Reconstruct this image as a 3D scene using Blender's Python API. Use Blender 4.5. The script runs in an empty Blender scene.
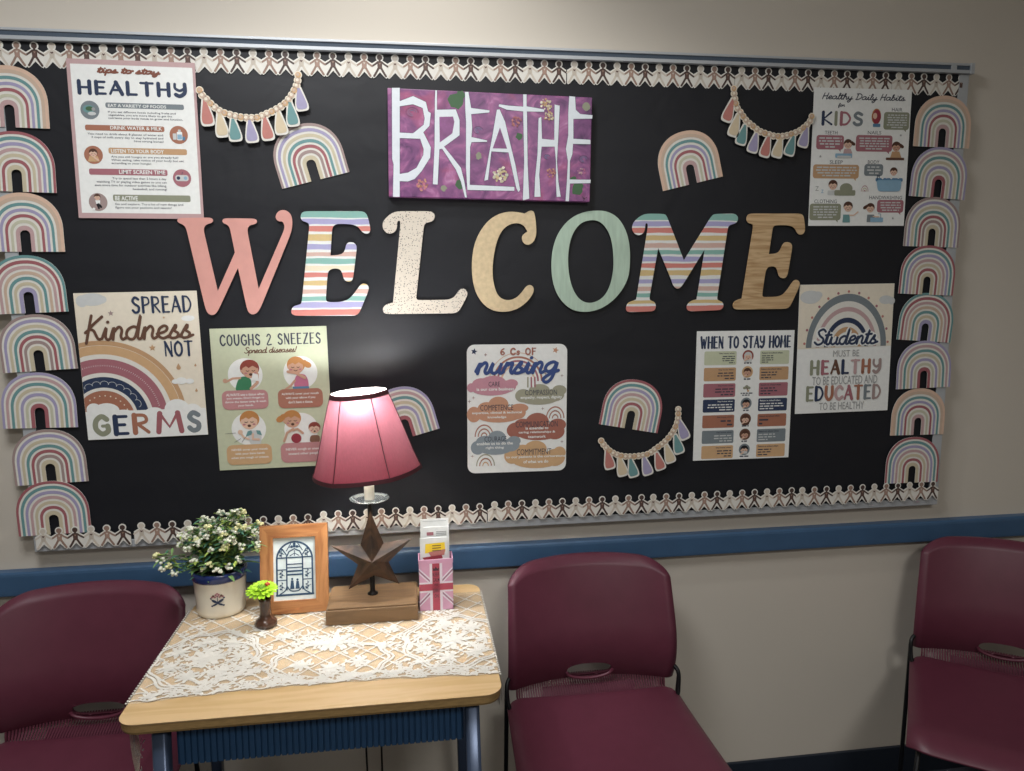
import bpy, bmesh, math, random
from mathutils import Vector, Matrix
from mathutils.geometry import tessellate_polygon

SC = bpy.context.scene
COL = SC.collection
PI = math.pi
R = math.radians
ZB = 0.8708            # height of the board's lower edge above the floor
YB = -0.030            # face of the black backing paper


# ------------------------------------------------------------------ materials
def lin(h):
    if isinstance(h, str):
        h = h.lstrip('#')
        c = [int(h[i:i + 2], 16) / 255 for i in (0, 2, 4)]
    else:
        c = h
    return tuple((x / 12.92 if x <= 0.04045 else ((x + 0.055) / 1.055) ** 2.4) for x in c) + (1.0,)


def newmat(name):
    m = bpy.data.materials.new(name)
    m.use_nodes = True
    nt = m.node_tree
    b = nt.nodes['Principled BSDF']
    return m, nt, b


def node(nt, kind, **kw):
    n = nt.nodes.new(kind)
    for k, v in kw.items():
        if k in n.inputs:
            n.inputs[k].default_value = v
        else:
            setattr(n, k, v)
    return n


_M = {}


def mat(name, col, rough=0.6, var=0.06, scale=60.0, bump=0.0, bscale=200.0, metal=0.0, spec=0.5, coat=0.0, stretch=None):
    """plain surface with a slight procedural mottling and an optional fine relief"""
    if name in _M:
        return _M[name]
    m, nt, b = newmat(name)
    L = nt.links
    tc = node(nt, 'ShaderNodeTexCoord')
    src = tc.outputs['Object']
    if stretch:
        mp = node(nt, 'ShaderNodeMapping', Scale=stretch)
        L.new(src, mp.inputs['Vector'])
        src = mp.outputs['Vector']
    nz = node(nt, 'ShaderNodeTexNoise', Scale=scale, Detail=3.0)
    L.new(src, nz.inputs['Vector'])
    c = lin(col)
    rp = node(nt, 'ShaderNodeValToRGB')
    rp.color_ramp.elements[0].position = 0.3
    rp.color_ramp.elements[1].position = 0.7
    rp.color_ramp.elements[0].color = tuple(max(0, x * (1 - var)) for x in c[:3]) + (1,)
    rp.color_ramp.elements[1].color = tuple(min(1, x * (1 + var)) for x in c[:3]) + (1,)
    L.new(nz.outputs['Fac'], rp.inputs['Fac'])
    L.new(rp.outputs['Color'], b.inputs['Base Color'])
    b.inputs['Roughness'].default_value = rough
    b.inputs['Metallic'].default_value = metal
    b.inputs['Specular IOR Level'].default_value = spec
    b.inputs['Coat Weight'].default_value = coat
    if bump:
        n2 = node(nt, 'ShaderNodeTexNoise', Scale=bscale, Detail=2.0)
        L.new(src, n2.inputs['Vector'])
        bp = node(nt, 'ShaderNodeBump', Strength=bump, Distance=0.002)
        L.new(n2.outputs['Fac'], bp.inputs['Height'])
        L.new(bp.outputs['Normal'], b.inputs['Normal'])
    _M[name] = m
    return m


# printed inks, looked up by short key
INK = dict(
    white='e9ebe8', offwhite='dfddd5', nblue='3b5086', cream='e8dcc2', navy='2d3a55', ink='3b3f4c', black='1d1d21', rust='8f4630', brown='6f4531',
    red='b25a62', teal='5f9b9c', lav='a29ac6', pink='c79c9c', sand='cbbd98', peach='e0b596', sage='c4c3a3', tan='cfae92',
    taupe='a58a85', clay='b5694a', mauve='b4626f', slate='75838a', olive='8d9274', ochre='cb9660', blush='c9707c',
    skin='e8b898', skin2='d59a78', skinb='8c5a41', hairr='a23a2c', hairo='cf7f33', hairb='5b3322', green='2f8a57', hotpink='d8688f', crimson='b32c3e',
    sky='7fb4d6', skyd='4b86b4', grey='9a9c9c', lgrey='c9cccb', mintp='b6cbb6', gold='d4b67c', tassel_tan='d8c298', coral='cf7468', yellow='f0cf3a',
    dolla='cfc3b0', dollb='9c7864', dollc='523a32', dollat='c2b5a2', dollbt='ac8470', dollct='64443a', heart='5a2f28',
    gsage='c3cba3', gpink='cd8284', gclay='bd6f55', goch='d8a46a', nclay='d58f68', nbrick='b5634f', nslate='8a9aa4', nolive='a3a184', npink='d3879a',
    cutblue='3a5670', forest='3c6b3f',
)


def ink(k):
    h = INK[k]
    c = [int(h[i:i + 2], 16) / 255 for i in (0, 2, 4)]
    g = .3 * c[0] + .59 * c[1] + .11 * c[2]
    if k not in FULL:      # printed card: chalky, muted inks
        c = [x + (g - x) * .30 for x in c]
    return mat('print_' + k, c, rough=0.5, var=0.03, scale=90, spec=0.4)


FULL = ('white', 'offwhite', 'navy', 'ink', 'black', 'lgrey', 'yellow', 'nblue')


INK.update(s_teal='8cbbb1', s_lav='aeabd2', s_coral='d6877d', s_gold='d8bf89', s_pink='d6b5a9')


# ------------------------------------------------------------------ mesh builder
class MB:
    def __init__(self):
        self.v, self.f, self.m, self.keys, self.sm, self.zi = [], [], [], [], [], 0

    def slot(self, key):
        if key not in self.keys:
            self.keys.append(key)
        return self.keys.index(key)

    def add(self, vs, fs, key, smooth=False):
        o = len(self.v)
        s = self.slot(key)
        self.v.extend([tuple(p) for p in vs])
        for f in fs:
            self.f.append([o + i for i in f])
            self.m.append(s)
            self.sm.append(smooth)

    def flat(self, poly, z, key, holes=None, step=True):
        if step:       # every further printed shape lies a few microns above the one before
            self.zi = (self.zi + 1) % 44
            z += self.zi * 6e-6
        if not holes:
            self.add([(x, y, z) for x, y in poly], [list(range(len(poly)))], key)
            return
        loops = [poly] + holes
        pts = [p for l in loops for p in l]
        tris = tessellate_polygon([[Vector((x, y, 0)) for x, y in l] for l in loops])
        self.add([(x, y, z) for x, y in pts], [_ccw(t, pts) for t in tris], key)

    def prism(self, poly, z0, z1, key, side=None, holes=None):
        side = side or key
        self.flat(poly, z1, key, holes, False)
        for l in [poly] + (holes or []):
            n = len(l)
            vs = [(x, y, z0) for x, y in l] + [(x, y, z1) for x, y in l]
            a = sum(l[i][0] * l[(i + 1) % n][1] - l[(i + 1) % n][0] * l[i][1] for i in range(n))
            q = [[i, (i + 1) % n, n + (i + 1) % n, n + i] for i in range(n)]
            if (a < 0) != (l is not poly):
                q = [f[::-1] for f in q]
            self.add(vs, q, side)
        if not holes:
            self.add([(x, y, z0) for x, y in poly], [list(range(len(poly)))[::-1]], side)

    def disc(self, cx, cy, rx, z, key, ry=None, n=28, rot=0.0):
        self.flat(ell(cx, cy, rx, ry or rx, n, rot), z, key)

    def rrect(self, a, b, rad, z, key):
        self.flat(rrect(a, b, rad), z, key)

    def ribbon(self, pts, w, z, key, cap=True, wf=None):
        pts = [Vector(p[:2]) for p in pts]
        n = len(pts)
        if n < 2:
            return
        vs = []
        self.zi = (self.zi + 1) % 44
        zb = z + self.zi * 6e-6
        for i, p in enumerate(pts):
            d = (pts[min(i + 1, n - 1)] - pts[max(i - 1, 0)])
            z = zb + i * 1.5e-6
            d = d.normalized() if d.length > 1e-9 else Vector((1, 0))
            ww = w * (wf(i / (n - 1)) if wf else 1)
            nr = Vector((-d.y, d.x)) * ww / 2
            vs += [(p.x + nr.x, p.y + nr.y, z), (p.x - nr.x, p.y - nr.y, z)]
        self.add(vs, [[2 * i, 2 * i + 1, 2 * i + 3, 2 * i + 2] for i in range(n - 1)], key)
        if cap:
            for p in (pts[0], pts[-1]):
                self.disc(p.x, p.y, w / 2, zb, key, n=10)

    def box(self, a, b, key, bev=0.0):
        x0, y0, z0 = a
        x1, y1, z1 = b
        if not bev:
            vs = [(x, y, z) for z in (z0, z1) for y in (y0, y1) for x in (x0, x1)]
            self.add(vs, [[0, 2, 3, 1], [4, 5, 7, 6], [0, 1, 5, 4], [2, 6, 7, 3], [0, 4, 6, 2], [1, 3, 7, 5]], key)
            return
        bm = bmesh.new()
        bmesh.ops.create_cube(bm, size=1)
        for v in bm.verts:
            v.co = Vector(((x0 + x1) / 2 + v.co.x * (x1 - x0), (y0 + y1) / 2 + v.co.y * (y1 - y0), (z0 + z1) / 2 + v.co.z * (z1 - z0)))
        bmesh.ops.bevel(bm, geom=bm.edges[:], offset=bev, segments=2, affect='EDGES', profile=0.6)
        self.frombm(bm, key)

    def frombm(self, bm, key, smooth=False):
        bm.verts.index_update()
        self.add([v.co.copy() for v in bm.verts], [[v.index for v in f.verts] for f in bm.faces], key, smooth)
        bm.free()

    def tube(self, pts, r, key, n=10, caps=True, rf=None):
        pts = [Vector(p) for p in pts]
        k = len(pts)
        vs = []
        up = None
        for i, p in enumerate(pts):
            d = (pts[min(i + 1, k - 1)] - pts[max(i - 1, 0)]).normalized()
            if up is None:
                up = Vector((0, 0, 1)) if abs(d.z) < 0.9 else Vector((1, 0, 0))
            s = d.cross(up).normalized()
            up = s.cross(d).normalized()
            rr = r * (rf(i / (k - 1)) if rf else 1)
            for j in range(n):
                a = 2 * PI * j / n
                vs.append(p + s * math.cos(a) * rr + up * math.sin(a) * rr)
        fs = [[i * n + j, (i + 1) * n + j, (i + 1) * n + (j + 1) % n, i * n + (j + 1) % n] for i in range(k - 1) for j in range(n)]
        self.add(vs, fs, key, True)
        if caps:
            self.add(vs[:n], [list(range(n))], key)
            self.add(vs[-n:], [list(range(n))[::-1]], key)

    def lathe(self, prof, key, n=40, c=(0, 0, 0), smooth=True, sides=None):
        k = len(prof)
        vs = []
        for r, z in prof:
            for j in range(n):
                a = 2 * PI * j / n
                q = 1.0
                if sides:
                    w = PI / sides
                    q = math.cos(w) / math.cos((a % (2 * w)) - w)
                    q = 0.70 + 0.30 * q
                vs.append((c[0] + r * q * math.cos(a), c[1] + r * q * math.sin(a), c[2] + z))
        fs = [[i * n + j, i * n + (j + 1) % n, (i + 1) * n + (j + 1) % n, (i + 1) * n + j] for i in range(k - 1) for j in range(n)]
        self.add(vs, fs, key, smooth)
        if prof[0][0] > 1e-5:
            self.add(vs[:n], [list(range(n))[::-1]], key)
        if prof[-1][0] > 1e-5:
            self.add(vs[-n:], [list(range(n))], key)

    def ball(self, c, r, key, seg=10, rings=6, sc=(1, 1, 1)):
        vs, fs = [], []
        for i in range(rings + 1):
            t = PI * i / rings
            for j in range(seg):
                a = 2 * PI * j / seg
                vs.append((c[0] + r * sc[0] * math.sin(t) * math.cos(a), c[1] + r * sc[1] * math.sin(t) * math.sin(a), c[2] + r * sc[2] * math.cos(t)))
        for i in range(rings):
            for j in range(seg):
                fs.append([i * seg + j, (i + 1) * seg + j, (i + 1) * seg + (j + 1) % seg, i * seg + (j + 1) % seg])
        self.add(vs, fs, key, True)

    def build(self, name, parent=None, loc=None, rot=None, getm=None):
        me = bpy.data.meshes.new(name)
        me.from_pydata(self.v, [], self.f)
        for k in self.keys:
            me.materials.append(k if isinstance(k, bpy.types.Material) else (getm or ink)(k))
        me.polygons.foreach_set('material_index', self.m)
        me.polygons.foreach_set('use_smooth', self.sm)
        me.validate()
        me.update()
        o = bpy.data.objects.new(name, me)
        COL.objects.link(o)
        if parent is not None:
            o.parent = parent
        if loc is not None:
            o.location = loc
        if rot is not None:
            o.rotation_euler = rot
        return o


def _ccw(t, pts):
    a, b, c = [pts[i] for i in t]
    return list(t) if (b[0] - a[0]) * (c[1] - a[1]) - (b[1] - a[1]) * (c[0] - a[0]) > 0 else list(t)[::-1]


def ell(cx, cy, rx, ry, n=28, rot=0.0):
    c, s = math.cos(rot), math.sin(rot)
    o = []
    for i in range(n):
        a = 2 * PI * i / n
        x, y = rx * math.cos(a), ry * math.sin(a)
        o.append((cx + x * c - y * s, cy + x * s + y * c))
    return o


def rrect(a, b, rad, n=6):
    x0, x1 = sorted((a[0], b[0]))
    y0, y1 = sorted((a[1], b[1]))
    rad = min(rad, (x1 - x0) / 2, (y1 - y0) / 2)
    o = []
    for cx, cy, a0 in ((x1 - rad, y1 - rad, 0), (x0 + rad, y1 - rad, 90), (x0 + rad, y0 + rad, 180), (x1 - rad, y0 + rad, 270)):
        for i in range(n + 1):
            t = R(a0 + 90 * i / n)
            o.append((cx + rad * math.cos(t), cy + rad * math.sin(t)))
    return o


def smooth_closed(pts, cut=0.006, it=3):
    """corner cutting; a third entry keeps that corner sharp"""
    P = [(p[0], p[1], (len(p) > 2)) for p in pts]
    for k in range(it):
        Q = []
        n = len(P)
        for i, p in enumerate(P):
            if p[2]:
                Q.append(p)
                continue
            a, b = P[i - 1], P[(i + 1) % n]
            for q in (a, b):
                d = math.hypot(q[0] - p[0], q[1] - p[1])
                t = min(0.25 if not q[2] else 0.4, cut / max(d, 1e-9))
                Q.append((p[0] + (q[0] - p[0]) * t, p[1] + (q[1] - p[1]) * t, False))
        P = Q
    return [(p[0], p[1]) for p in P]


def catmull(pts, k=6):
    P = [Vector(p) for p in pts]
    o = []
    n = len(P)
    for i in range(n - 1):
        a, b, c, d = P[max(i - 1, 0)], P[i], P[i + 1], P[min(i + 2, n - 1)]
        for j in range(k):
            t = j / k
            o.append(0.5 * ((2 * b) + (c - a) * t + (2 * a - 5 * b + 4 * c - d) * t * t + (3 * b - a - 3 * c + d) * t ** 3))
    o.append(P[-1])
    return o


# ------------------------------------------------------------------ lettering
_TX = {}


def glyphs(s, bold=0.0):
    key = (s, bold)
    if key in _TX:
        return _TX[key]
    cu = bpy.data.curves.new('t', 'FONT')
    cu.body = s
    cu.resolution_u = 2
    cu.offset = bold
    o = bpy.data.objects.new('t', cu)
    COL.objects.link(o)
    bpy.context.view_layer.update()
    me = bpy.data.meshes.new_from_object(o.evaluated_get(bpy.context.evaluated_depsgraph_get()))
    vs = [(v.co.x, v.co.y) for v in me.vertices]
    fs = [_ccw3(list(p.vertices), vs) for p in me.polygons]
    bpy.data.objects.remove(o)
    bpy.data.curves.remove(cu)
    bpy.data.meshes.remove(me)
    _TX[key] = (vs, fs)
    return _TX[key]


def _ccw3(f, pts):
    a = sum(pts[f[i]][0] * pts[f[(i + 1) % len(f)]][1] - pts[f[(i + 1) % len(f)]][0] * pts[f[i]][1] for i in range(len(f)))
    return f if a > 0 else f[::-1]


def text(mb, s, a, b, z, key, bold=0.0, shear=0.0):
    """typeset s so that its ink fills the box a..b"""
    vs, fs = glyphs(s, bold)
    if not vs:
        return
    vs = [(x + shear * y, y) for x, y in vs]
    X = [p[0] for p in vs]
    Y = [p[1] for p in vs]
    x0, x1 = sorted((a[0], b[0]))
    y0, y1 = sorted((a[1], b[1]))
    sx = (x1 - x0) / (max(X) - min(X))
    sy = (y1 - y0) / (max(Y) - min(Y))
    mb.add([(x0 + (x - min(X)) * sx, y0 + (y - min(Y)) * sy, z) for x, y in vs], fs, key)


def lines(mb, rows, a, b, z, key, align='L', bold=0.01, fill=0.72):
    """several rows of small type inside the box a..b, the longest row as wide as the box"""
    x0, x1 = sorted((a[0], b[0]))
    y0, y1 = sorted((a[1], b[1]))
    h = (y1 - y0) / len(rows)
    wd = []
    for s in rows:
        vs, _ = glyphs(s, bold)
        wd.append(max(p[0] for p in vs) - min(p[0] for p in vs))
    k = (x1 - x0) / max(wd)
    for i, s in enumerate(rows):
        w = wd[i] * k
        xs = x0 if align == 'L' else (x1 - w if align == 'R' else (x0 + x1 - w) / 2)
        yt = y1 - i * h
        text(mb, s, (xs, yt - h * fill), (xs + w, yt), z, key, bold)


def squiggle(mb, nrow, a, b, z, key, seed=0, align='L', fill=0.5):
    """type too small to be read: rows of word-long dashes"""
    rnd = random.Random(seed)
    x0, x1 = sorted((a[0], b[0]))
    y0, y1 = sorted((a[1], b[1]))
    h = (y1 - y0) / nrow
    for i in range(nrow):
        w = (x1 - x0) * (1 if i < nrow - 1 else rnd.uniform(.45, .8)) * rnd.uniform(.88, 1)
        xs = x0 if align == 'L' else (x1 - w if align == 'R' else (x0 + x1 - w) / 2)
        y = y1 - (i + .5) * h
        x = xs
        while x < xs + w:
            l = min(rnd.uniform(1.2, 4.2) * h * .62, xs + w - x)
            if l > h * .3:
                mb.flat([(x, y - h * fill / 2), (x + l, y - h * fill / 2), (x + l, y + h * fill / 2), (x, y + h * fill / 2)], z, key)
            x += l + h * .4


CUR = {  # joined handwriting: strokes, advance (x-height = 1)
    'a': ([[(.75, .85), (.45, 1), (.1, .75), (.05, .3), (.3, 0), (.6, .25), (.75, .9), (.72, .3), (.85, 0), (1.05, .15)]], 1.0),
    'b': ([[(0, .2), (.3, 1.5), (.25, 1.85), (.12, 1.6), (.12, .3), (.3, 0), (.6, .25), (.6, .75), (.35, .95), (.15, .6)]], .78),
    'd': ([[(.75, .8), (.45, 1), (.1, .75), (.05, .3), (.3, 0), (.6, .25), (.82, 1.9), (.74, .3), (.85, 0), (1.05, .15)]], 1.0),
    'e': ([[(0, .35), (.5, .55), (.6, .85), (.4, 1), (.12, .75), (.1, .25), (.4, 0), (.78, .2)]], .74),
    'f': ([[(0, .2), (.4, 1.5), (.35, 1.85), (.2, 1.6), (.18, -.5), (.3, -.8), (.4, -.4), (.2, .1), (.6, .2)]], .55),
    'g': ([[(.75, .85), (.45, 1), (.1, .75), (.05, .35), (.3, .1), (.6, .3), (.75, .95), (.7, -.4), (.4, -.9), (.1, -.6), (.5, -.1), (1.0, .2)]], .95),
    'h': ([[(0, .2), (.3, 1.5), (.25, 1.85), (.12, 1.6), (.12, 0)], [(.12, .5), (.4, 1), (.6, .75), (.58, .25), (.7, 0), (.9, .15)]], .86),
    'i': ([[(0, .15), (.2, .95), (.2, .25), (.35, 0), (.55, .15)], [(.26, 1.4), (.29, 1.42)]], .52),
    'l': ([[(0, .15), (.35, 1.4), (.3, 1.85), (.15, 1.7), (.15, .3), (.3, 0), (.5, .15)]], .46),
    'n': ([[(0, .2), (.15, .95), (.15, 0)], [(.15, .55), (.45, 1), (.65, .75), (.62, .25), (.75, 0), (.95, .15)]], .92),
    'o': ([[(.4, 1), (.08, .75), (.08, .2), (.4, 0), (.7, .25), (.65, .8), (.4, 1)], [(.5, .95), (.7, .8), (.95, .85)]], .88),
    'p': ([[(0, .2), (.15, 1), (.1, -.85)], [(.12, .6), (.4, 1), (.7, .8), (.65, .2), (.35, 0), (.15, .2)], [(.6, .1), (.9, .15)]], .86),
    'r': ([[(0, .2), (.15, 1), (.18, .75), (.5, .95), (.5, .3), (.65, 0), (.8, .15)]], .72),
    's': ([[(0, .1), (.35, 1), (.4, .85), (.32, .6), (.58, .35), (.5, .05), (.2, 0), (.08, .15)], [(.5, .05), (.8, .2)]], .72),
    't': ([[(.05, .2), (.3, 1.7), (.22, .3), (.38, 0), (.6, .15)], [(.0, 1.15), (.58, 1.2)]], .56),
    'u': ([[(0, .2), (.12, .95), (.12, .3), (.35, 0), (.65, .3), (.7, .95), (.68, .25), (.82, 0), (1, .15)]], .96),
    'y': ([[(0, .2), (.1, .95), (.1, .4), (.3, .1), (.6, .35), (.68, .95), (.62, -.4), (.35, -.9), (.1, -.6), (.5, -.1), (.95, .2)]], .92),
    'K': ([[(.3, 1.95), (.2, .9), (.1, -.25)], [(.95, 1.85), (.25, .95), (.5, .75), (.8, .1), (1.05, .1)], [(0, .6), (.12, .75)]], 1.05),
    'S': ([[(.9, 1.6), (.6, 1.9), (.2, 1.6), (.4, 1.1), (.8, .7), (.75, .2), (.35, 0), (.0, .3)]], .98),
    'H': ([[(.2, 1.9), (.1, 0)], [(.9, 1.9), (.8, .1), (1.0, .1)], [(.1, .9), (.9, 1.0)]], 1.08),
    'D': ([[(.25, 1.85), (.2, 0)], [(0, 1.8), (.6, 1.85), (1.0, 1.3), (.9, .5), (.5, .02), (.05, .05)]], 1.14),
    '!': ([[(.25, 1.8), (.15, .55)], [(.12, .05), (.13, .07)]], .4),
    ' ': ([], .55),
}
CAP = {  # hand-drawn capitals: (weight, stroke) with thick stems
    'A': ([(.6, [(0, 0), (.32, 1)]), (1, [(.32, 1), (.62, 0)]), (.6, [(.12, .34), (.5, .34)])], .62),
    'C': ([(1, [(.58, .82), (.35, 1), (.08, .75), (.05, .3), (.32, 0), (.6, .18)])], .6),
    'D': ([(1, [(.06, 0), (.06, 1)]), (.65, [(.06, 1), (.4, .95), (.62, .5), (.4, .05), (.06, 0)])], .64),
    'E': ([(1, [(.06, 0), (.06, 1)]), (.6, [(.06, 1), (.5, 1)]), (.6, [(.06, .52), (.42, .52)]), (.6, [(.06, 0), (.52, 0)])], .52),
    'G': ([(1, [(.58, .82), (.35, 1), (.08, .75), (.05, .3), (.32, 0), (.6, .15), (.6, .45)]), (.6, [(.36, .45), (.62, .45)])], .64),
    'H': ([(1, [(.05, 0), (.05, 1)]), (1, [(.58, 0), (.58, 1)]), (.6, [(.05, .5), (.58, .5)])], .63),
    'I': ([(1, [(.06, 0), (.06, 1)])], .12),
    'K': ([(1, [(.06, 0), (.06, 1)]), (.65, [(.56, 1), (.1, .45), (.6, 0)])], .6),
    'L': ([(1, [(.06, 0), (.06, 1)]), (.65, [(.06, 0), (.5, 0)])], .5),
    'M': ([(1, [(.03, 0), (.1, 1)]), (.6, [(.1, 1), (.36, .25), (.62, 1)]), (1, [(.62, 1), (.7, 0)])], .74),
    'N': ([(.6, [(.05, 0), (.05, 1)]), (1, [(.05, 1), (.56, 0)]), (.6, [(.56, 0), (.56, 1)])], .6),
    'O': ([(.9, [(.32, 1), (.06, .75), (.06, .25), (.32, 0), (.58, .25), (.58, .75), (.32, 1)])], .64),
    'P': ([(1, [(.06, 0), (.06, 1)]), (.65, [(.06, 1), (.45, .95), (.5, .6), (.08, .45)])], .52),
    'R': ([(1, [(.06, 0), (.06, 1)]), (.65, [(.06, 1), (.45, .95), (.5, .62), (.1, .46)]), (.65, [(.2, .46), (.58, 0)])], .58),
    'S': ([(.95, [(.5, .86), (.25, 1), (.06, .78), (.2, .57), (.48, .38), (.45, .08), (.2, 0), (.02, .16)])], .54),
    'T': ([(.6, [(0, 1), (.64, 1)]), (1, [(.32, 1), (.32, 0)])], .64),
    'U': ([(1, [(.05, 1), (.05, .3), (.3, 0), (.56, .3), (.56, 1)])], .62),
    'W': ([(1, [(.03, 1), (.2, 0)]), (.6, [(.2, 0), (.4, .75)]), (1, [(.4, .75), (.58, 0)]), (.6, [(.58, 0), (.78, 1)])], .82),
    'Y': ([(.7, [(.05, 1), (.06, .65), (.3, .45), (.56, .65)]), (1, [(.57, 1), (.56, .3), (.3, -.02), (.08, .1)])], .62),
    'Z': ([(.6, [(.05, 1), (.56, 1)]), (1, [(.56, 1), (.05, 0)]), (.6, [(.05, 0), (.58, 0)])], .6),
    '&': ([(.8, [(.06, .78), (.28, 1), (.5, .72), (.06, 0), (.56, 0)])], .58),
    '6': ([(.8, [(.45, .95), (.15, .7), (.05, .3), (.28, 0), (.52, .25), (.3, .5), (.08, .35)])], .56),
    'F': ([(1, [(.06, 0), (.06, 1)]), (.6, [(.06, 1), (.5, 1)]), (.6, [(.06, .52), (.42, .52)])], .5),
    's': ([(.8, [(.35, .5), (.18, .58), (.06, .45), (.3, .2), (.2, 0), (.02, .1)])], .38),
    ' ': ([], .35),
}


def script(mb, s, a, b, z, key, w, slant=0.18, k=5, gap=0.0):
    """brush handwriting filling the box a..b, stroke width w"""
    st, x = [], 0.0
    for ch in s:
        g, adv = CUR[ch]
        for q in g:
            st.append([(px + x + slant * py, py) for px, py in (catmull([(u, v) for u, v in q], k) if len(q) > 2 else q)])
        x += adv + gap
    _fit(mb, [(1, q) for q in st], a, b, z, lambda i: key, w, None)


def caps(mb, s, a, b, z, key, w, space=0.2, keys=None):
    st, x = [], 0.0
    own = []
    for n, ch in enumerate(s):
        g, adv = CAP[ch]
        for wt, q in g:
            qq = catmull([(u, v) for u, v in q], 5) if len(q) > 3 or (len(q) == 3 and ch in 'K') and False else q
            st.append((wt, [(px + x, py) for px, py in qq]))
            own.append(n)
        x += adv + space
    _fit(mb, st, a, b, z, (lambda i: keys[own[i] % len(keys)]) if keys else (lambda i: key), w, None)


def _fit(mb, st, a, b, z, keyf, w, _):
    X = [p[0] for _w, q in st for p in q]
    Y = [p[1] for _w, q in st for p in q]
    x0, x1 = sorted((a[0], b[0]))
    y0, y1 = sorted((a[1], b[1]))
    x0 += w / 2; x1 -= w / 2; y0 += w / 2; y1 -= w / 2
    sx = (x1 - x0) / (max(X) - min(X))
    sy = (y1 - y0) / (max(Y) - min(Y))
    for i, (wt, q) in enumerate(st):
        mb.ribbon([(x0 + (p[0] - min(X)) * sx, y0 + (p[1] - min(Y)) * sy) for p in q], w * wt, z, keyf(i))


# ------------------------------------------------------------------ things
def tag(o, label, cat, group=None, kind=None):
    o['label'] = label
    o['category'] = cat
    if group:
        o['group'] = group
    if kind:
        o['kind'] = kind
    return o


def thing(name, label, cat, loc=(0, 0, 0), rot=(0, 0, 0), group=None):
    o = bpy.data.objects.new(name, None)
    COL.objects.link(o)
    o.empty_display_size = 0.05
    o.location = loc
    o.rotation_euler = rot
    return tag(o, label, cat, group)


def struct(mb, name, **kw):
    o = mb.build(name, **kw)
    o['kind'] = 'structure'
    return o


def copy_tree(o, parent=None):
    c = o.copy()
    COL.objects.link(c)
    c.parent = parent
    for ch in list(o.children):
        copy_tree(ch, c)
    return c


def on_board(u, v, d=0.0):
    return (u, YB - d, ZB + v)


def flat_rot(deg):
    return (PI / 2, -R(deg), 0)

# ================================================================== the setting
def wall_material():
    m, nt, b = newmat('wall_paint')
    L = nt.links
    tc = node(nt, 'ShaderNodeTexCoord')
    n1 = node(nt, 'ShaderNodeTexNoise', Scale=1.3, Detail=2.0)
    n2 = node(nt, 'ShaderNodeTexNoise', Scale=420.0, Detail=2.0)
    L.new(tc.outputs['Object'], n1.inputs['Vector'])
    L.new(tc.outputs['Object'], n2.inputs['Vector'])
    rp = node(nt, 'ShaderNodeValToRGB')
    rp.color_ramp.elements[0].color = lin('c8c1b5')
    rp.color_ramp.elements[1].color = lin('cec7bb')
    L.new(n1.outputs['Fac'], rp.inputs['Fac'])
    L.new(rp.outputs['Color'], b.inputs['Base Color'])
    bp = node(nt, 'ShaderNodeBump', Strength=0.12, Distance=0.001)
    L.new(n2.outputs['Fac'], bp.inputs['Height'])
    L.new(bp.outputs['Normal'], b.inputs['Normal'])
    b.inputs['Roughness'].default_value = 0.62
    b.inputs['Specular IOR Level'].default_value = 0.3
    return m


WALL = wall_material()
M_CEIL = mat('ceiling_paint', 'd9d6cd', 0.9)
M_FLOOR = mat('carpet', '3a3d47', 0.95, var=0.25, scale=300, bump=0.4, bscale=500)
M_RAIL = mat('rail_blue', '3d5b7b', 0.38, var=0.05, scale=15, spec=0.5)
M_BASE = mat('baseboard_navy', '1c2430', 0.5, var=0.05)
X0, X1, Y0, H = -2.2, 4.6, -4.2, 2.75


def slab(name, a, b, m):
    mb = MB()
    mb.box(a, b, m)
    return struct(mb, name)


slab('wall_back', (X0 - .1, 0, 0), (X1 + .1, .1, H), WALL)
slab('wall_left', (X0 - .1, Y0, 0), (X0, 0, H), WALL)
slab('wall_right', (X1, Y0, 0), (X1 + .1, 0, H), WALL)
slab('wall_front', (X0 - .1, Y0 - .1, 0), (X1 + .1, Y0, H), WALL)
slab('floor', (X0 - .1, Y0 - .1, -.1), (X1 + .1, .1, 0), M_FLOOR)
slab('ceiling', (X0 - .1, Y0 - .1, H), (X1 + .1, .1, H + .1), M_CEIL)
mb = MB()
mb.box((X0, -.010, 0), (X1, -.0003, .0926), M_BASE, bev=.002)
struct(mb, 'baseboard_back')
# blue chair rail with a rounded bumper profile
mb = MB()
prof = [(-.0003, .754), (-.0215, .754), (-.0245, .757), (-.0250, .762), (-.0250, .806), (-.0240, .812), (-.0210, .8165), (-.0003, .8175)]
n = len(prof)
vs = [(X0, y, z) for y, z in prof] + [(X1, y, z) for y, z in prof]
mb.add(vs, [[i, i + 1, n + i + 1, n + i][::-1] for i in range(n - 1)] + [list(range(n)), list(range(n, 2 * n))[::-1]], M_RAIL)
struct(mb, 'trim_1')

# ================================================================== the notice board
M_ALU = mat('aluminium', 'b9bec2', 0.42, var=0.04, scale=30, metal=0.25, stretch=(1, 1, 30))
M_CORK = mat('cork_strip', '475361', 0.8, var=0.12, scale=500)


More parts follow.
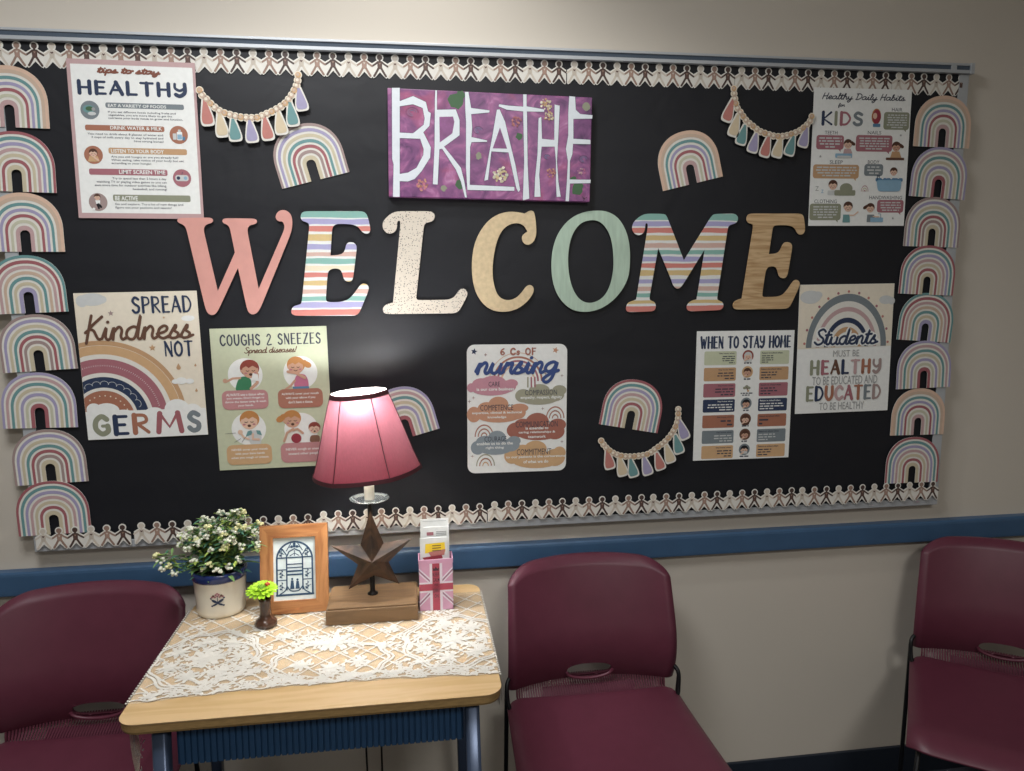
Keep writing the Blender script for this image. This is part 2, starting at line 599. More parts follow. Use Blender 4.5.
def paper_black():
    m, nt, b = newmat('black_paper')
    L = nt.links
    tc = node(nt, 'ShaderNodeTexCoord')
    b.inputs['Base Color'].default_value = lin('15171d')
    b.inputs['Roughness'].default_value = 0.52
    b.inputs['Specular IOR Level'].default_value = 0.42
    mp = node(nt, 'ShaderNodeMapping', Scale=(1.2, 1.0, 3.0))
    L.new(tc.outputs['Object'], mp.inputs['Vector'])
    n1 = node(nt, 'ShaderNodeTexNoise', Scale=2.2, Detail=3.0, Distortion=0.8)
    L.new(mp.outputs['Vector'], n1.inputs['Vector'])
    n2 = node(nt, 'ShaderNodeTexNoise', Scale=5.5, Detail=2.0, Distortion=1.2)
    L.new(tc.outputs['Object'], n2.inputs['Vector'])
    # horizontal fold creases left by the roll
    wv = node(nt, 'ShaderNodeTexNoise', Scale=1.0, Detail=0.0)
    mp2 = node(nt, 'ShaderNodeMapping', Scale=(0.35, 1.0, 14.0))
    L.new(tc.outputs['Object'], mp2.inputs['Vector'])
    L.new(mp2.outputs['Vector'], wv.inputs['Vector'])
    a1 = node(nt, 'ShaderNodeMath', operation='ADD')
    a2 = node(nt, 'ShaderNodeMath', operation='ADD')
    L.new(n1.outputs['Fac'], a1.inputs[0])
    L.new(n2.outputs['Fac'], a1.inputs[1])
    L.new(a1.outputs[0], a2.inputs[0])
    L.new(wv.outputs['Fac'], a2.inputs[1])
    bp = node(nt, 'ShaderNodeBump', Strength=0.16, Distance=0.012)
    L.new(a2.outputs[0], bp.inputs['Height'])
    L.new(bp.outputs['Normal'], b.inputs['Normal'])
    return m


BW, BH = 2.4402, 1.2219
board = thing('notice_board', 'wide aluminium framed notice board covered in black paper on the beige wall', 'notice board', (0, YB, ZB))
mb = MB()
mb.box((0.012, 0, 0.010), (BW - .012, .0295, BH - .01), M_ALU)
mb.build('backing_panel', board)
mb = MB()
mb.box((.029, -.0012, .0195), (BW - .029, -.0002, 1.199), paper_black())
mb.build('black_paper', board)
for nm, a, b in (('frame_side', (0, -.004, 0), (.029, .0297, 1.196)), ('frame_side', (BW - .029, -.004, 0), (BW, .0297, 1.196)),
                 ('frame_bottom', (.029, -.004, 0), (BW - .029, .0297, .0195))):
    mb = MB()
    mb.box(a, b, M_ALU, bev=.0012)
    mb.build(nm, board)
mb = MB()      # map rail: upper lip, recessed strip, lower lip
mb.box((-.05, -.014, BH - .0062), (BW + .002, .0297, BH), M_ALU, bev=.001)
mb.box((-.05, -.014, 1.1965), (BW + .002, .0297, 1.2050), M_ALU, bev=.001)
mb.box((-.05, -.002, 1.2035), (BW + .002, .0297, BH - .0045), M_ALU)
rail = mb.build('map_rail', board)
mb = MB()
mb.box((-.05, -.011, 1.2036), (BW - .006, -.002, BH - .0046), M_CORK)
mb.build('cork_strip', rail)
mb = MB()
mb.box((BW - .006, -.016, 1.195), (BW + .006, .0297, BH + .001), M_ALU, bev=.0015)
mb.build('end_cap', rail)
mb = MB()
mb.box((BW - .062, -.0145, 1.2037), (BW - .046, -.011, BH - .0047), M_ALU, bev=.001)
mb.build('end_stop', rail)

# ------------------------------------------------------------------ paper doll border strips
PT = .03668


def strip_paper(nd):
    mb = MB()
    for i in range(nd):
        x = i * PT
        l, r = (-PT / 2, PT / 2)
        mb.prism([(x + q[0], q[1]) for q in ((l, -.0135), (-.0062, -.0062), (.0062, -.0062), (r, -.0135), (r, -.0445), (.0158, -.0478), (.0118, -.0458), (0, -.0335), (-.0118, -.0458), (-.0158, -.0478), (l, -.0445))][::-1], 0, .0006, 'offwhite')
        mb.prism(ell(x, 0, .0092, .0092, 20), 0, .0007, 'offwhite')
    return mb


def doll(kind):
    sk, tr = {0: ('dolla', 'dollat'), 1: ('dollb', 'dollbt'), 2: ('dollc', 'dollct')}[kind]
    mb = MB()
    z = .0009
    for s in (-1, 1):
        mb.ribbon([(s * .0042, -.0100), (s * .0105, -.0152), (s * .0182, -.0200)], .0042, z, sk)
        mb.ribbon([(s * .0028, -.0235), (s * .0080, -.0330), (s * .0140, -.0425)], .0050, z, sk)
    mb.flat([(-.0022, -.004), (.0022, -.004), (.0026, -.0082), (.0062, -.0098), (.0056, -.0180), (.0052, -.0262), (-.0052, -.0262), (-.0056, -.0180), (-.0062, -.0098), (-.0026, -.0082)][::-1], z + .0001, sk)
    mb.flat([(-.0046, -.0125), (.0046, -.0125), (.0042, -.0255), (-.0042, -.0255)][::-1], z + .0002, tr)
    mb.disc(0, 0, .0063, z + .0001, sk, n=18)
    h = 'heart' if kind == 0 else ('dolla' if kind == 1 else 'dollb')
    q = 1.0 if kind == 0 else .7
    mb.flat([(0, -.0165 * 1), (.0034 * q, -.0130), (.0022 * q, -.0112), (0, -.0126), (-.0022 * q, -.0112), (-.0034 * q, -.0130)], z + .0003, h)
    return mb


def border_strip(nd, label, loc, rot, group):
    t = thing('border_strip', label, 'border strip', loc, rot, group)
    strip_paper(nd).build('paper', t)
    for i in range(nd):
        d = protos[i % 3].copy()
        COL.objects.link(d)
        d.name = 'paper_doll'
        d.parent = t
        d.location = (i * PT, 0, 0)
    return t


protos = [doll(k).build('paper_doll') for k in range(3)]
GT, GBT = 'paper doll border strips along the top edge', 'paper doll border strips along the bottom edge'
tops = [(.0305, 12, 'paper doll border strip at the left end of the top edge, behind the pink-edged poster'),
        (.4708, 12, 'paper doll border strip on the top edge, from the pink-edged poster to the purple canvas'),
        (.9106, 12, 'paper doll border strip on the top edge right above the purple canvas'),
        (1.3528, 12, 'paper doll border strip on the top edge just right of the purple canvas'),
        (1.7944, 12, 'paper doll border strip on the top edge above the right-hand tassel garland'),
        (2.2346, 6, 'short paper doll border strip at the right end of the top edge')]
for i, (u, nd, lb) in enumerate(tops):
    border_strip(nd, lb, on_board(u, 1.1871, .0015 + .0014 * (i % 2)), flat_rot(0), GT)
bots = [(.0262, 6, .0535, 'short paper doll border strip at the left end of the bottom edge'),
        (.2544, 12, .0562, 'paper doll border strip on the bottom edge behind the white-flowered plant'),
        (.6970, 12, .0620, 'paper doll border strip on the bottom edge behind the lamp'),
        (1.1396, 12, .0668, 'paper doll border strip on the bottom edge above the middle chair'),
        (1.5770, 12, .0657, 'paper doll border strip on the bottom edge below the tassel garland'),
        (2.0117, 12, .0652, 'paper doll border strip at the right end of the bottom edge')]
for i, (u, nd, v, lb) in enumerate(bots):
    border_strip(nd, lb, on_board(u, v, .0105 + .0014 * (i % 2)), flat_rot(.15 if i < 3 else 0), GBT)
for p in protos:
    bpy.data.objects.remove(p)

# ------------------------------------------------------------------ rainbow cutouts
BANDS = {1: ['peach', 'teal', 'lav', 'red', 'sage', 'pink'],
         2: ['red', 'teal', 'lav', 'pink', 'sand', 'red', 'sand'],
         4: ['teal', 'red', 'pink', 'tan', 'teal', 'sand', 'lav'],
         5: ['taupe', 'lav', 'sand', 'teal', 'red', 'taupe', 'sand'],
         6: ['lav', 'pink', 'teal', 'sand', 'lav', 'sage', 'red']}
WORD = {1: 'peach', 2: 'red', 4: 'teal', 5: 'grey-pink', 6: 'lavender'}
RW, RH = .1665, .1345


def arch(t, n=30):
    """t = 0 the outer edge, t = 1 the inner cut-out"""
    a = RW / 2 * (1 - t) + .0113 * t
    st = .052 * (1 - t) + .038 * t
    top = RH * (1 - t) + .0495 * t
    fl = .0015 * (1 - t)
    o = [(a + fl * 0, 0)]
    for i in range(n + 1):
        an = PI * i / n
        c, s = math.cos(an), math.sin(an)
        e = .92
        o.append((a * math.copysign(abs(c) ** e, c), st + (top - st) * abs(s) ** e))
    o.append((-a, 0))
    return o


def rainbow(kind, label, u, v, rot, d, group, top=False):
    mb = MB()
    out, inn = arch(0), arch(1)
    mb.prism(out + inn[::-1], 0, .0012, 'offwhite')
    bands = BANDS[kind]
    n = len(bands)
    wts = [(1.5 if kind == 1 else .72) if i == 0 else 1.0 for i in range(n)]
    tot = sum(wts)
    t = 0.0
    for i, k in enumerate(bands):
        w = wts[i] / tot
        t0 = t + (0 if i == 0 else .21 / n)
        t1 = t + w - .21 / n if i < n - 1 else 1.0
        segs = [(t0, t1, k)]
        if kind == 1 and i == 0:
            segs = [(t0, t0 + w * .42, 'peach'), (t0 + w * .42, t1, 'tan')]
        for p, q, kk in segs:
            A, B = arch(p), arch(q)
            m = len(A)
            mb.add([(x, y, .0016) for x, y in A] + [(x, y, .0016) for x, y in B], [[j, j + 1, m + j + 1, m + j] for j in range(m - 1)], kk)
        t += w
    o = mb.build('rainbow_cutout', loc=on_board(u, v, d), rot=flat_rot(rot))
    return tag(o, label, 'rainbow cutout', group)


ORD = ['topmost', 'second from top', 'third from top', 'fourth from top', 'fifth from top', 'sixth from top', 'second from bottom', 'lowest']
GL_, GR_ = 'rainbow cutouts down the left edge', 'rainbow cutouts down the right edge'
Lc = [(1, .0400, 1.0077, -1.2), (2, .0430, .8644, -1.5), (1, .0490, .7281, -.1), (4, .0455, .5858, 1.9), (5, .0545, .4484, 2.6), (6, .0435, .3103, -.6), (5, .0560, .1716, 1.7), (2, .0532, .0440, 1.0)]
Rc = [(1, 2.3705, 1.0051, -1.2), (6, 2.3664, .8710, -3.4), (5, 2.3603, .7394, -1.6), (2, 2.3533, .6087, -2.6), (4, 2.3582, .4789, -4.2), (6, 2.3658, .3456, 1.0), (1, 2.3580, .2103, -.6), (2, 2.3490, .0704, -.5)]
for i, (k, u, v, r) in enumerate(Lc):
    rainbow(k, 'rainbow cutout with %s outer band, %s in the left column' % (WORD[k], ORD[i]), u, v, r, .0050 + .0017 * (i % 2), GL_)
for i, (k, u, v, r) in enumerate(Rc):
    rainbow(k, 'rainbow cutout with %s outer band, %s in the right column' % (WORD[k], ORD[i]), u, v, r, .0050 + .0017 * (i % 2), GR_)
GM = 'rainbow cutouts scattered on the black paper'
rainbow(5, 'tilted rainbow cutout right of the pink-edged poster, touched by garland tassels', .7131, .8984, 14.6, .0025, GM)
rainbow(1, 'tilted rainbow cutout with peach outer band right of the purple canvas', 1.6704, .9014, 13.6, .0025, GM)
rainbow(2, 'rainbow cutout leaning right with red outer band above the lower garland', 1.5059, .2571, -10.7, .0025, GM)
rainbow(6, 'tilted rainbow cutout half hidden behind the red lamp shade', .9190, .2540, 15.0, .0025, GM)


# ------------------------------------------------------------------ the letters W E L C O M E
def stripes_material(name, seq):
    """hand painted bands along the letter's own height (local Y), with wobbling edges"""
    m, nt, b = newmat(name)
    L = nt.links
    tc = node(nt, 'ShaderNodeTexCoord')
    sp = node(nt, 'ShaderNodeSeparateXYZ')
    L.new(tc.outputs['Object'], sp.inputs[0])
    mp = node(nt, 'ShaderNodeMapping', Scale=(14, 60, 1))
    L.new(tc.outputs['Object'], mp.inputs['Vector'])
    nz = node(nt, 'ShaderNodeTexNoise', Scale=1.0, Detail=2.0)
    L.new(mp.outputs['Vector'], nz.inputs['Vector'])
    w = node(nt, 'ShaderNodeMath', operation='MULTIPLY_ADD')
    w.inputs[1].default_value = .006
    L.new(nz.outputs['Fac'], w.inputs[0])
    L.new(sp.outputs['Y'], w.inputs[2])
    mr = node(nt, 'ShaderNodeMapRange')
    mr.inputs['From Min'].default_value = .003
    mr.inputs['From Max'].default_value = .003 + seq[0]
    L.new(w.outputs[0], mr.inputs['Value'])
    rp = node(nt, 'ShaderNodeValToRGB')
    rp.color_ramp.interpolation = 'CONSTANT'
    el = rp.color_ramp.elements
    first = True
    for pos, key in seq[1]:
        if first:
            e = el[0]
            e.position = 0
            first = False
        elif len(el) == 2 and el[1].position == 1.0:
            e = el[1]
            e.position = pos
        else:
            e = el.new(pos)
        e.color = lin(INK[key])
    L.new(mr.outputs[0], rp.inputs['Fac'])
    n2 = node(nt, 'ShaderNodeTexNoise', Scale=260.0, Detail=2.0)
    L.new(tc.outputs['Object'], n2.inputs['Vector'])
    mx = node(nt, 'ShaderNodeMix', data_type='RGBA', blend_type='MULTIPLY')
    mx.inputs['Factor'].default_value = .18
    L.new(rp.outputs['Color'], mx.inputs['A'])
    L.new(n2.outputs['Color'], mx.inputs['B'])
    L.new(mx.outputs['Result'], b.inputs['Base Color'])
    b.inputs['Roughness'].default_value = .55
    return m


def speckle_material():
    m, nt, b = newmat('speckled_cream_card')
    L = nt.links
    tc = node(nt, 'ShaderNodeTexCoord')
    vo = node(nt, 'ShaderNodeTexVoronoi', Scale=215.0)
    L.new(tc.outputs['Object'], vo.inputs['Vector'])
    rp = node(nt, 'ShaderNodeValToRGB')
    rp.color_ramp.elements[0].position = .20
    rp.color_ramp.elements[0].color = lin('3a3432')
    rp.color_ramp.elements[1].position = .29
    rp.color_ramp.elements[1].color = lin('d6ccbd')
    L.new(vo.outputs['Distance'], rp.inputs['Fac'])
    L.new(rp.outputs['Color'], b.inputs['Base Color'])
    b.inputs['Roughness'].default_value = .55
    return m


def grain_material(name, base, dark, sc=(6, 70, 6), rough=.5, rings=True):
    m, nt, b = newmat(name)
    L = nt.links
    tc = node(nt, 'ShaderNodeTexCoord')
    mp = node(nt, 'ShaderNodeMapping', Scale=sc)
    L.new(tc.outputs['Object'], mp.inputs['Vector'])
    nz = node(nt, 'ShaderNodeTexNoise', Scale=1.6, Detail=5.0, Distortion=1.4)
    L.new(mp.outputs['Vector'], nz.inputs['Vector'])
    rp = node(nt, 'ShaderNodeValToRGB')
    rp.color_ramp.elements[0].position = .34
    rp.color_ramp.elements[0].color = lin(dark)
    rp.color_ramp.elements[1].position = .6
    rp.color_ramp.elements[1].color = lin(base)
    L.new(nz.outputs['Fac'], rp.inputs['Fac'])
    L.new(rp.outputs['Color'], b.inputs['Base Color'])
    b.inputs['Roughness'].default_value = rough
    return m


def bands(spans, top, bot, h):
    """spans given from the top of the letter down, as fractions; white between"""
    rows = [(0.0, 'white')]
    for a, b, k in reversed(spans):
        lo, hi = (bot - b) / (bot - top), (bot - a) / (bot - top)
        rows.append((max(.0005, lo), k))
        rows.append((min(.9995, hi), 'white'))
    return (h, rows)


HE = .2545
SE = bands([(40, 82, 's_teal'), (90, 126, 's_lav'), (135, 170, 's_coral'), (187, 229, 's_gold'), (250, 286, 's_lav'), (301, 330, 's_pink'), (344, 376, 's_teal'), (388, 420, 'cream'), (432, 463, 's_coral'), (484, 516, 's_gold'), (540, 570, 's_pink'), (588, 616, 's_teal'), (625, 660, 's_lav'), (671, 712, 's_coral')], 40, 712, HE)
SM = bands([(58, 102, 's_teal'), (111, 141, 's_lav'), (151, 186, 's_coral'), (203, 237, 's_gold'), (256, 287, 's_pink'), (302, 331, 's_teal'), (346, 376, 's_lav'), (389, 421, 's_coral'), (436, 471, 's_gold'), (497, 526, 's_lav'), (547, 576, 's_pink'), (591, 616, 's_teal'), (640, 662, 's_gold'), (678, 720, 's_coral')], 58, 718, .2545)
M_LET = {'W': mat('salmon_card', 'd39a90', .55, var=.05, scale=25), 'EE': stripes_material('striped_card', SE), 'LL': speckle_material(),
         'CC': mat('tan_card', 'd2bd98', .6, var=.10, scale=90), 'OO': mat('mint_card', 'aec4b2', .6, var=.09, scale=40, stretch=(3, .4, 1)),
         'MM': stripes_material('striped_card_muted', SM), 'E2': grain_material('wood_print', 'cdb088', 'ab8960', (5, 55, 5))}


def letter(outl, mk, label, c, rot=0.0, holes=None, cut=.006):
    mb = MB()
    P = smooth_closed(outl, cut)
    a = sum(P[i][0] * P[(i + 1) % len(P)][1] - P[(i + 1) % len(P)][0] * P[i][1] for i in range(len(P)))
    if a < 0:
        P = P[::-1]
    mb.prism(P, 0, .0018, M_LET[mk], holes=[smooth_closed(h, cut) for h in holes] if holes else None)
    o = mb.build('letter_cutout', loc=on_board(c[0], c[1], .0075), rot=flat_rot(rot))
    return tag(o, label, 'letter', 'welcome letters across the middle of the board')


letter([(-0.1194,0.2273),(-0.1145,0.2328),(-0.0412,0.2340),(-0.0365,0.2277),(-0.0400,0.2213),(-0.0530,0.2180),(-0.0593,0.2105),(-0.0599,0.2005),(-0.0365,0.0594,1),(0.0086,0.1517,1),(0.0002,0.2107),(-0.0052,0.2174),(-0.0140,0.2206),(-0.0168,0.2270),(-0.0110,0.2326),(0.0602,0.2321),(0.0650,0.2257),(0.0616,0.2197),(0.0476,0.2169),(0.0418,0.2108),(0.0405,0.2016),(0.0592,0.0636,1),(0.1262,0.2051),(0.1280,0.2172),(0.1225,0.2264),(0.1145,0.2252),(0.1077,0.2324),(0.1089,0.2420),(0.1165,0.2509),(0.1285,0.2533),(0.1394,0.2486),(0.1461,0.2374),(0.1468,0.2193),(0.1427,0.1991),(0.0630,0.0215),(0.0543,0.0072),(0.0439,0.0011),(0.0341,0.0045),(0.0295,0.0145),(0.0136,0.1153,1),(-0.0354,0.0185),(-0.0432,0.0055),(-0.0534,0.0007),(-0.0629,0.0057),(-0.0680,0.0189),(-0.0982,0.2004),(-0.1012,0.2123),(-0.1078,0.2178),(-0.1160,0.2210)],
       'W', 'salmon pink letter W at the start of the word', (0.5069, 0.5743))
letter([(-0.0529,0.2538),(0.0872,0.2547),(0.0963,0.2461),(0.1035,0.2103),(0.0986,0.2008),(0.0880,0.2004),(0.0799,0.2072),(0.0727,0.2177),(0.0578,0.2233),(0.0240,0.2243),(0.0156,0.2205),(0.0105,0.2138),(0.0037,0.1477,1),(0.0248,0.1488),(0.0356,0.1541),(0.0405,0.1647),(0.0424,0.1742),(0.0486,0.1799),(0.0600,0.1799),(0.0673,0.1731),(0.0677,0.1628),(0.0560,0.0902),(0.0508,0.0837),(0.0412,0.0834),(0.0339,0.0892),(0.0306,0.1038),(0.0272,0.1122),(0.0198,0.1160),(0.0084,0.1161),(-0.0012,0.1115),(-0.0049,0.1039),(-0.0121,0.0388),(-0.0081,0.0341),(0.0127,0.0331),(0.0318,0.0353),(0.0474,0.0429),(0.0613,0.0593),(0.0734,0.0758),(0.0811,0.0796),(0.0906,0.0765),(0.0942,0.0687),(0.0919,0.0591),(0.0690,0.0069),(0.0611,0.0008),(0.0534,-0.0007),(-0.0868,0.0011),(-0.0949,0.0051),(-0.0968,0.0128),(-0.0914,0.0242),(-0.0781,0.0279),(-0.0705,0.0302),(-0.0433,0.2211),(-0.0467,0.2266),(-0.0606,0.2307),(-0.0639,0.2396),(-0.0613,0.2489)],
       'EE', 'pastel striped letter E, second in the word', (0.7369, 0.5707))
letter([(-0.0515,0.2542),(0.0293,0.2547),(0.0377,0.2479),(0.0379,0.2384),(0.0319,0.2296),(0.0171,0.2268),(0.0107,0.2211),(-0.0131,0.0394),(-0.0089,0.0355),(0.0639,0.0355),(0.0738,0.0378),(0.0838,0.0432),(0.0940,0.0581),(0.1020,0.0640),(0.1119,0.0619),(0.1169,0.0532),(0.1148,0.0422),(0.0971,0.0107),(0.0891,0.0037),(0.0791,0.0010),(-0.0859,0.0011),(-0.0954,0.0051),(-0.0971,0.0149),(-0.0922,0.0226),(-0.0831,0.0276),(-0.0710,0.0298,1),(-0.0465,0.2284),(-0.0502,0.2322),(-0.0549,0.2292),(-0.0557,0.2132),(-0.0614,0.2037),(-0.0730,0.1987),(-0.0844,0.2025),(-0.0909,0.2131),(-0.0905,0.2263),(-0.0825,0.2377),(-0.0669,0.2503)],
       'LL', 'cream letter L with dark speckles', (0.9602, 0.5718))
letter([(0.0279,0.2526),(0.0461,0.2502),(0.0590,0.2478,1),(0.0682,0.2539),(0.0774,0.2557),(0.0847,0.2505),(0.0894,0.2059),(0.0864,0.1862),(0.0789,0.1744),(0.0660,0.1686),(0.0549,0.1743),(0.0505,0.1862),(0.0539,0.1958),(0.0657,0.2030,1),(0.0588,0.2165),(0.0460,0.2236),(0.0277,0.2235),(0.0093,0.2146),(-0.0055,0.1967),(-0.0167,0.1664),(-0.0238,0.1271),(-0.0249,0.0911),(-0.0197,0.0621),(-0.0107,0.0403),(0.0058,0.0306),(0.0225,0.0305),(0.0393,0.0380),(0.0524,0.0525),(0.0618,0.0652),(0.0711,0.0695),(0.0797,0.0650),(0.0822,0.0548),(0.0766,0.0413),(0.0634,0.0249),(0.0428,0.0098),(0.0223,0.0023),(-0.0037,0.0000),(-0.0295,0.0058),(-0.0496,0.0206),(-0.0658,0.0444),(-0.0745,0.0734),(-0.0777,0.1057),(-0.0760,0.1415),(-0.0694,0.1735),(-0.0563,0.2019),(-0.0361,0.2285),(-0.0123,0.2446),(0.0096,0.2510)],
       'CC', 'tan letter C between the cream and mint letters', (1.1660, 0.5745), cut=.012)
letter([(0.0131,0.2596),(0.0396,0.2580),(0.0663,0.2456),(0.0857,0.2221),(0.0984,0.1912),(0.1039,0.1546),(0.1034,0.1104),(0.0973,0.0809),(0.0803,0.0513),(0.0574,0.0273),(0.0306,0.0101),(0.0038,0.0018),(-0.0230,0.0003),(-0.0497,0.0062),(-0.0725,0.0231),(-0.0915,0.0490),(-0.1020,0.0821),(-0.1050,0.1186),(-0.1028,0.1548),(-0.0935,0.1891),(-0.0767,0.2179),(-0.0525,0.2413),(-0.0207,0.2558)],
       'OO', 'mint green letter O right of centre', (1.3982, 0.5717), cut=.02,
       holes=[[(0.0001,0.2358),(0.0171,0.2338),(0.0324,0.2237),(0.0458,0.2057),(0.0549,0.1802),(0.0590,0.1510),(0.0602,0.1180),(0.0560,0.0848),(0.0474,0.0590),(0.0342,0.0387),(0.0151,0.0266),(-0.0059,0.0231),(-0.0250,0.0292),(-0.0403,0.0449),(-0.0518,0.0689),(-0.0584,0.0965),(-0.0615,0.1293),(-0.0597,0.1620),(-0.0534,0.1910),(-0.0411,0.2144),(-0.0243,0.2300)]])
letter([(-0.0749,0.2544),(-0.0345,0.2538),(-0.0283,0.2489),(0.0214,0.1345,1),(0.0944,0.2496),(0.1025,0.2547),(0.1585,0.2558),(0.1671,0.2481),(0.1674,0.2384),(0.1615,0.2306),(0.1491,0.2275),(0.1405,0.2228),(0.1159,0.0325),(0.1202,0.0293),(0.1309,0.0252),(0.1354,0.0171),(0.1336,0.0084),(0.1253,0.0029),(0.0415,0.0007),(0.0331,0.0056),(0.0320,0.0155),(0.0388,0.0253),(0.0511,0.0307),(0.0594,0.0322,1),(0.0784,0.1640,1),(0.0210,0.0728),(0.0130,0.0626),(0.0027,0.0603),(-0.0066,0.0690),(-0.0123,0.0847),(-0.0497,0.1664,1),(-0.0716,0.0351),(-0.0666,0.0303),(-0.0562,0.0263),(-0.0524,0.0164),(-0.0546,0.0066),(-0.0619,0.0019),(-0.1273,0.0004),(-0.1339,0.0055),(-0.1340,0.0153),(-0.1285,0.0262),(-0.1156,0.0300),(-0.1067,0.0338,1),(-0.0776,0.2258),(-0.0817,0.2307),(-0.0857,0.2284),(-0.0863,0.2143),(-0.0901,0.2047),(-0.1001,0.1986),(-0.1110,0.2009),(-0.1192,0.2092),(-0.1213,0.2199),(-0.1167,0.2332),(-0.1029,0.2458),(-0.0890,0.2527)],
       'MM', 'pastel striped letter M before the wood-grain letter', (1.6271, 0.5697))
letter([(-0.0611,0.2533),(0.0824,0.2541),(0.0909,0.2474),(0.0967,0.2137),(0.0940,0.2023),(0.0844,0.1978),(0.0748,0.2015),(0.0681,0.2136),(0.0596,0.2203),(0.0431,0.2236),(0.0147,0.2235),(0.0067,0.2208),(0.0037,0.2152),(-0.0039,0.1476,1),(0.0160,0.1487),(0.0267,0.1551),(0.0326,0.1702),(0.0391,0.1785),(0.0493,0.1796),(0.0597,0.1751),(0.0619,0.1645),(0.0525,0.0943),(0.0476,0.0848),(0.0366,0.0829),(0.0269,0.0887),(0.0220,0.1059),(0.0155,0.1146),(0.0032,0.1154),(-0.0068,0.1117),(-0.0116,0.1003),(-0.0188,0.0374),(-0.0137,0.0336),(0.0232,0.0340),(0.0394,0.0381),(0.0532,0.0522),(0.0666,0.0732),(0.0746,0.0796),(0.0838,0.0777),(0.0891,0.0692),(0.0860,0.0577),(0.0654,0.0116),(0.0576,0.0032),(0.0452,0.0014),(-0.0878,0.0010),(-0.0980,0.0038),(-0.1016,0.0134),(-0.0967,0.0229),(-0.0867,0.0278),(-0.0759,0.0303,1),(-0.0506,0.2225),(-0.0548,0.2262),(-0.0661,0.2287),(-0.0713,0.2373),(-0.0689,0.2484)],
       'E2', 'wood-grain letter E at the end of the word', (1.8889, 0.5727))


# ------------------------------------------------------------------ tassel garlands
def garland(string, tassels, label, c, d=.012):
    t = thing('tassel_garland', label, 'garland', on_board(c[0], c[1], d), flat_rot(0), 'bead and tassel garland cutouts on the board')
    path = catmull(string, 8)
    L = [0.0]
    for a, b in zip(path, path[1:]):
        L.append(L[-1] + (b - a).length)
    n = max(8, round(L[-1] / .0118))
    beads = []
    for i in range(n):
        s = L[-1] * i / (n - 1)
        j = max(k for k in range(len(L)) if L[k] <= s + 1e-9)
        j = min(j, len(path) - 2)
        q = (s - L[j]) / max(1e-9, L[j + 1] - L[j])
        beads.append(path[j].lerp(path[j + 1], q))
    card = MB()
    for p in beads:
        card.prism(ell(p.x, p.y, .0090, .0090, 16), 0, .0010, 'cream')
    shapes = []
    for k, a, b in tassels:
        A, B = Vector(a), Vector(b)
        ax = (B - A).normalized()
        ln = (B - A).length
        nx = Vector((-ax.y, ax.x))

        def pt(t, w, s):
            return tuple(A + ax * ln * t + nx * w * s)
        pr = [(0, .40), (.12, .46), (.3, .64), (.5, .80), (.72, .98), (.92, .98), (1.0, .68)]
        hw = .0160
        full = [pt(q, hw * w, 1) for q, w in pr] + [pt(q, hw * w, -1) for q, w in pr[::-1]]
        inner = [pt(.06 + q * .86, max(.0012, hw * w - .0034), 1) for q, w in pr] + [pt(.06 + q * .86, max(.0012, hw * w - .0034), -1) for q, w in pr[::-1]]
        full, inner = smooth_closed(full, .004), smooth_closed(inner, .004)
        ar = sum(full[i][0] * full[(i + 1) % len(full)][1] - full[(i + 1) % len(full)][0] * full[i][1] for i in range(len(full)))
        if ar < 0:
            full, inner = full[::-1], inner[::-1]
        card.prism(full, 0, .0008, 'offwhite')
        shapes.append((k, inner))
    card.build('card_outline', t)
    for i, p in enumerate(beads):
        b = MB()
        b.disc(p.x, p.y, .0066, .0014, 'tan' if i % 3 else 'goch', n=14)
        b.disc(p.x - .001, p.y + .001, .0038, .0016, 'cream' if i % 3 else 'tan', n=10)
        b.build('bead', t)
    for k, inner in shapes:
        b = MB()
        b.flat(inner, .0013, k)
        b.build('tassel', t)
    return t


garland([(-0.0980,0.0521),(-0.0952,0.0436),(-0.0844,0.0325),(-0.0710,0.0185),(-0.0545,0.0059),(-0.0348,-0.0008),(-0.0119,-0.0061),(0.0083,-0.0071),(0.0287,-0.0066),(0.0466,0.0011),(0.0646,0.0088),(0.0827,0.0194),(0.0949,0.0284),(0.1073,0.0433),(0.1168,0.0581),(0.1234,0.0727),(0.1267,0.0930)],
        [(k, a, b) for k, (a, b) in zip(('coral', 'tassel_tan', 'teal', 'lav', 'coral', 'tassel_tan', 'teal', 'lav'),
         zip([(-0.0894,0.0352),(-0.0579,0.0067),(-0.0279,-0.0064),(0.0097,-0.0085),(0.0442,-0.0004),(0.0764,0.0105),(0.1040,0.0345),(0.1255,0.0670)], [(-0.0830,-0.0285),(-0.0517,-0.0534),(-0.0226,-0.0622),(0.0154,-0.0644),(0.0524,-0.0587),(0.0840,-0.0449),(0.1115,-0.0252),(0.1342,0.0108)]))],
        'bead and tassel garland right of the pink-edged poster', (0.5567, 1.0461))
garland([(-0.0957,0.0968),(-0.0942,0.0805),(-0.0907,0.0669),(-0.0856,0.0506),(-0.0745,0.0371),(-0.0587,0.0181),(-0.0399,0.0047),(-0.0211,-0.0074),(0.0006,-0.0139),(0.0223,-0.0191),(0.0439,-0.0186),(0.0622,-0.0141),(0.0836,-0.0066),(0.1016,0.0049),(0.1164,0.0193),(0.1219,0.0334)],
        [(k, a, b) for k, (a, b) in zip(('coral', 'tassel_tan', 'teal', 'lav', 'coral', 'tassel_tan', 'teal', 'lav'),
         zip([(-0.0955,0.0750),(-0.0806,0.0369),(-0.0608,0.0112),(-0.0287,-0.0089),(0.0058,-0.0138),(0.0392,-0.0173),(0.0746,-0.0138),(0.1102,0.0079)], [(-0.1154,0.0136),(-0.0966,-0.0228),(-0.0746,-0.0432),(-0.0419,-0.0622),(-0.0077,-0.0729),(0.0263,-0.0737),(0.0601,-0.0681),(0.0980,-0.0463)]))],
        'bead and tassel garland left of the daily habits poster', (1.8654, 1.0421))
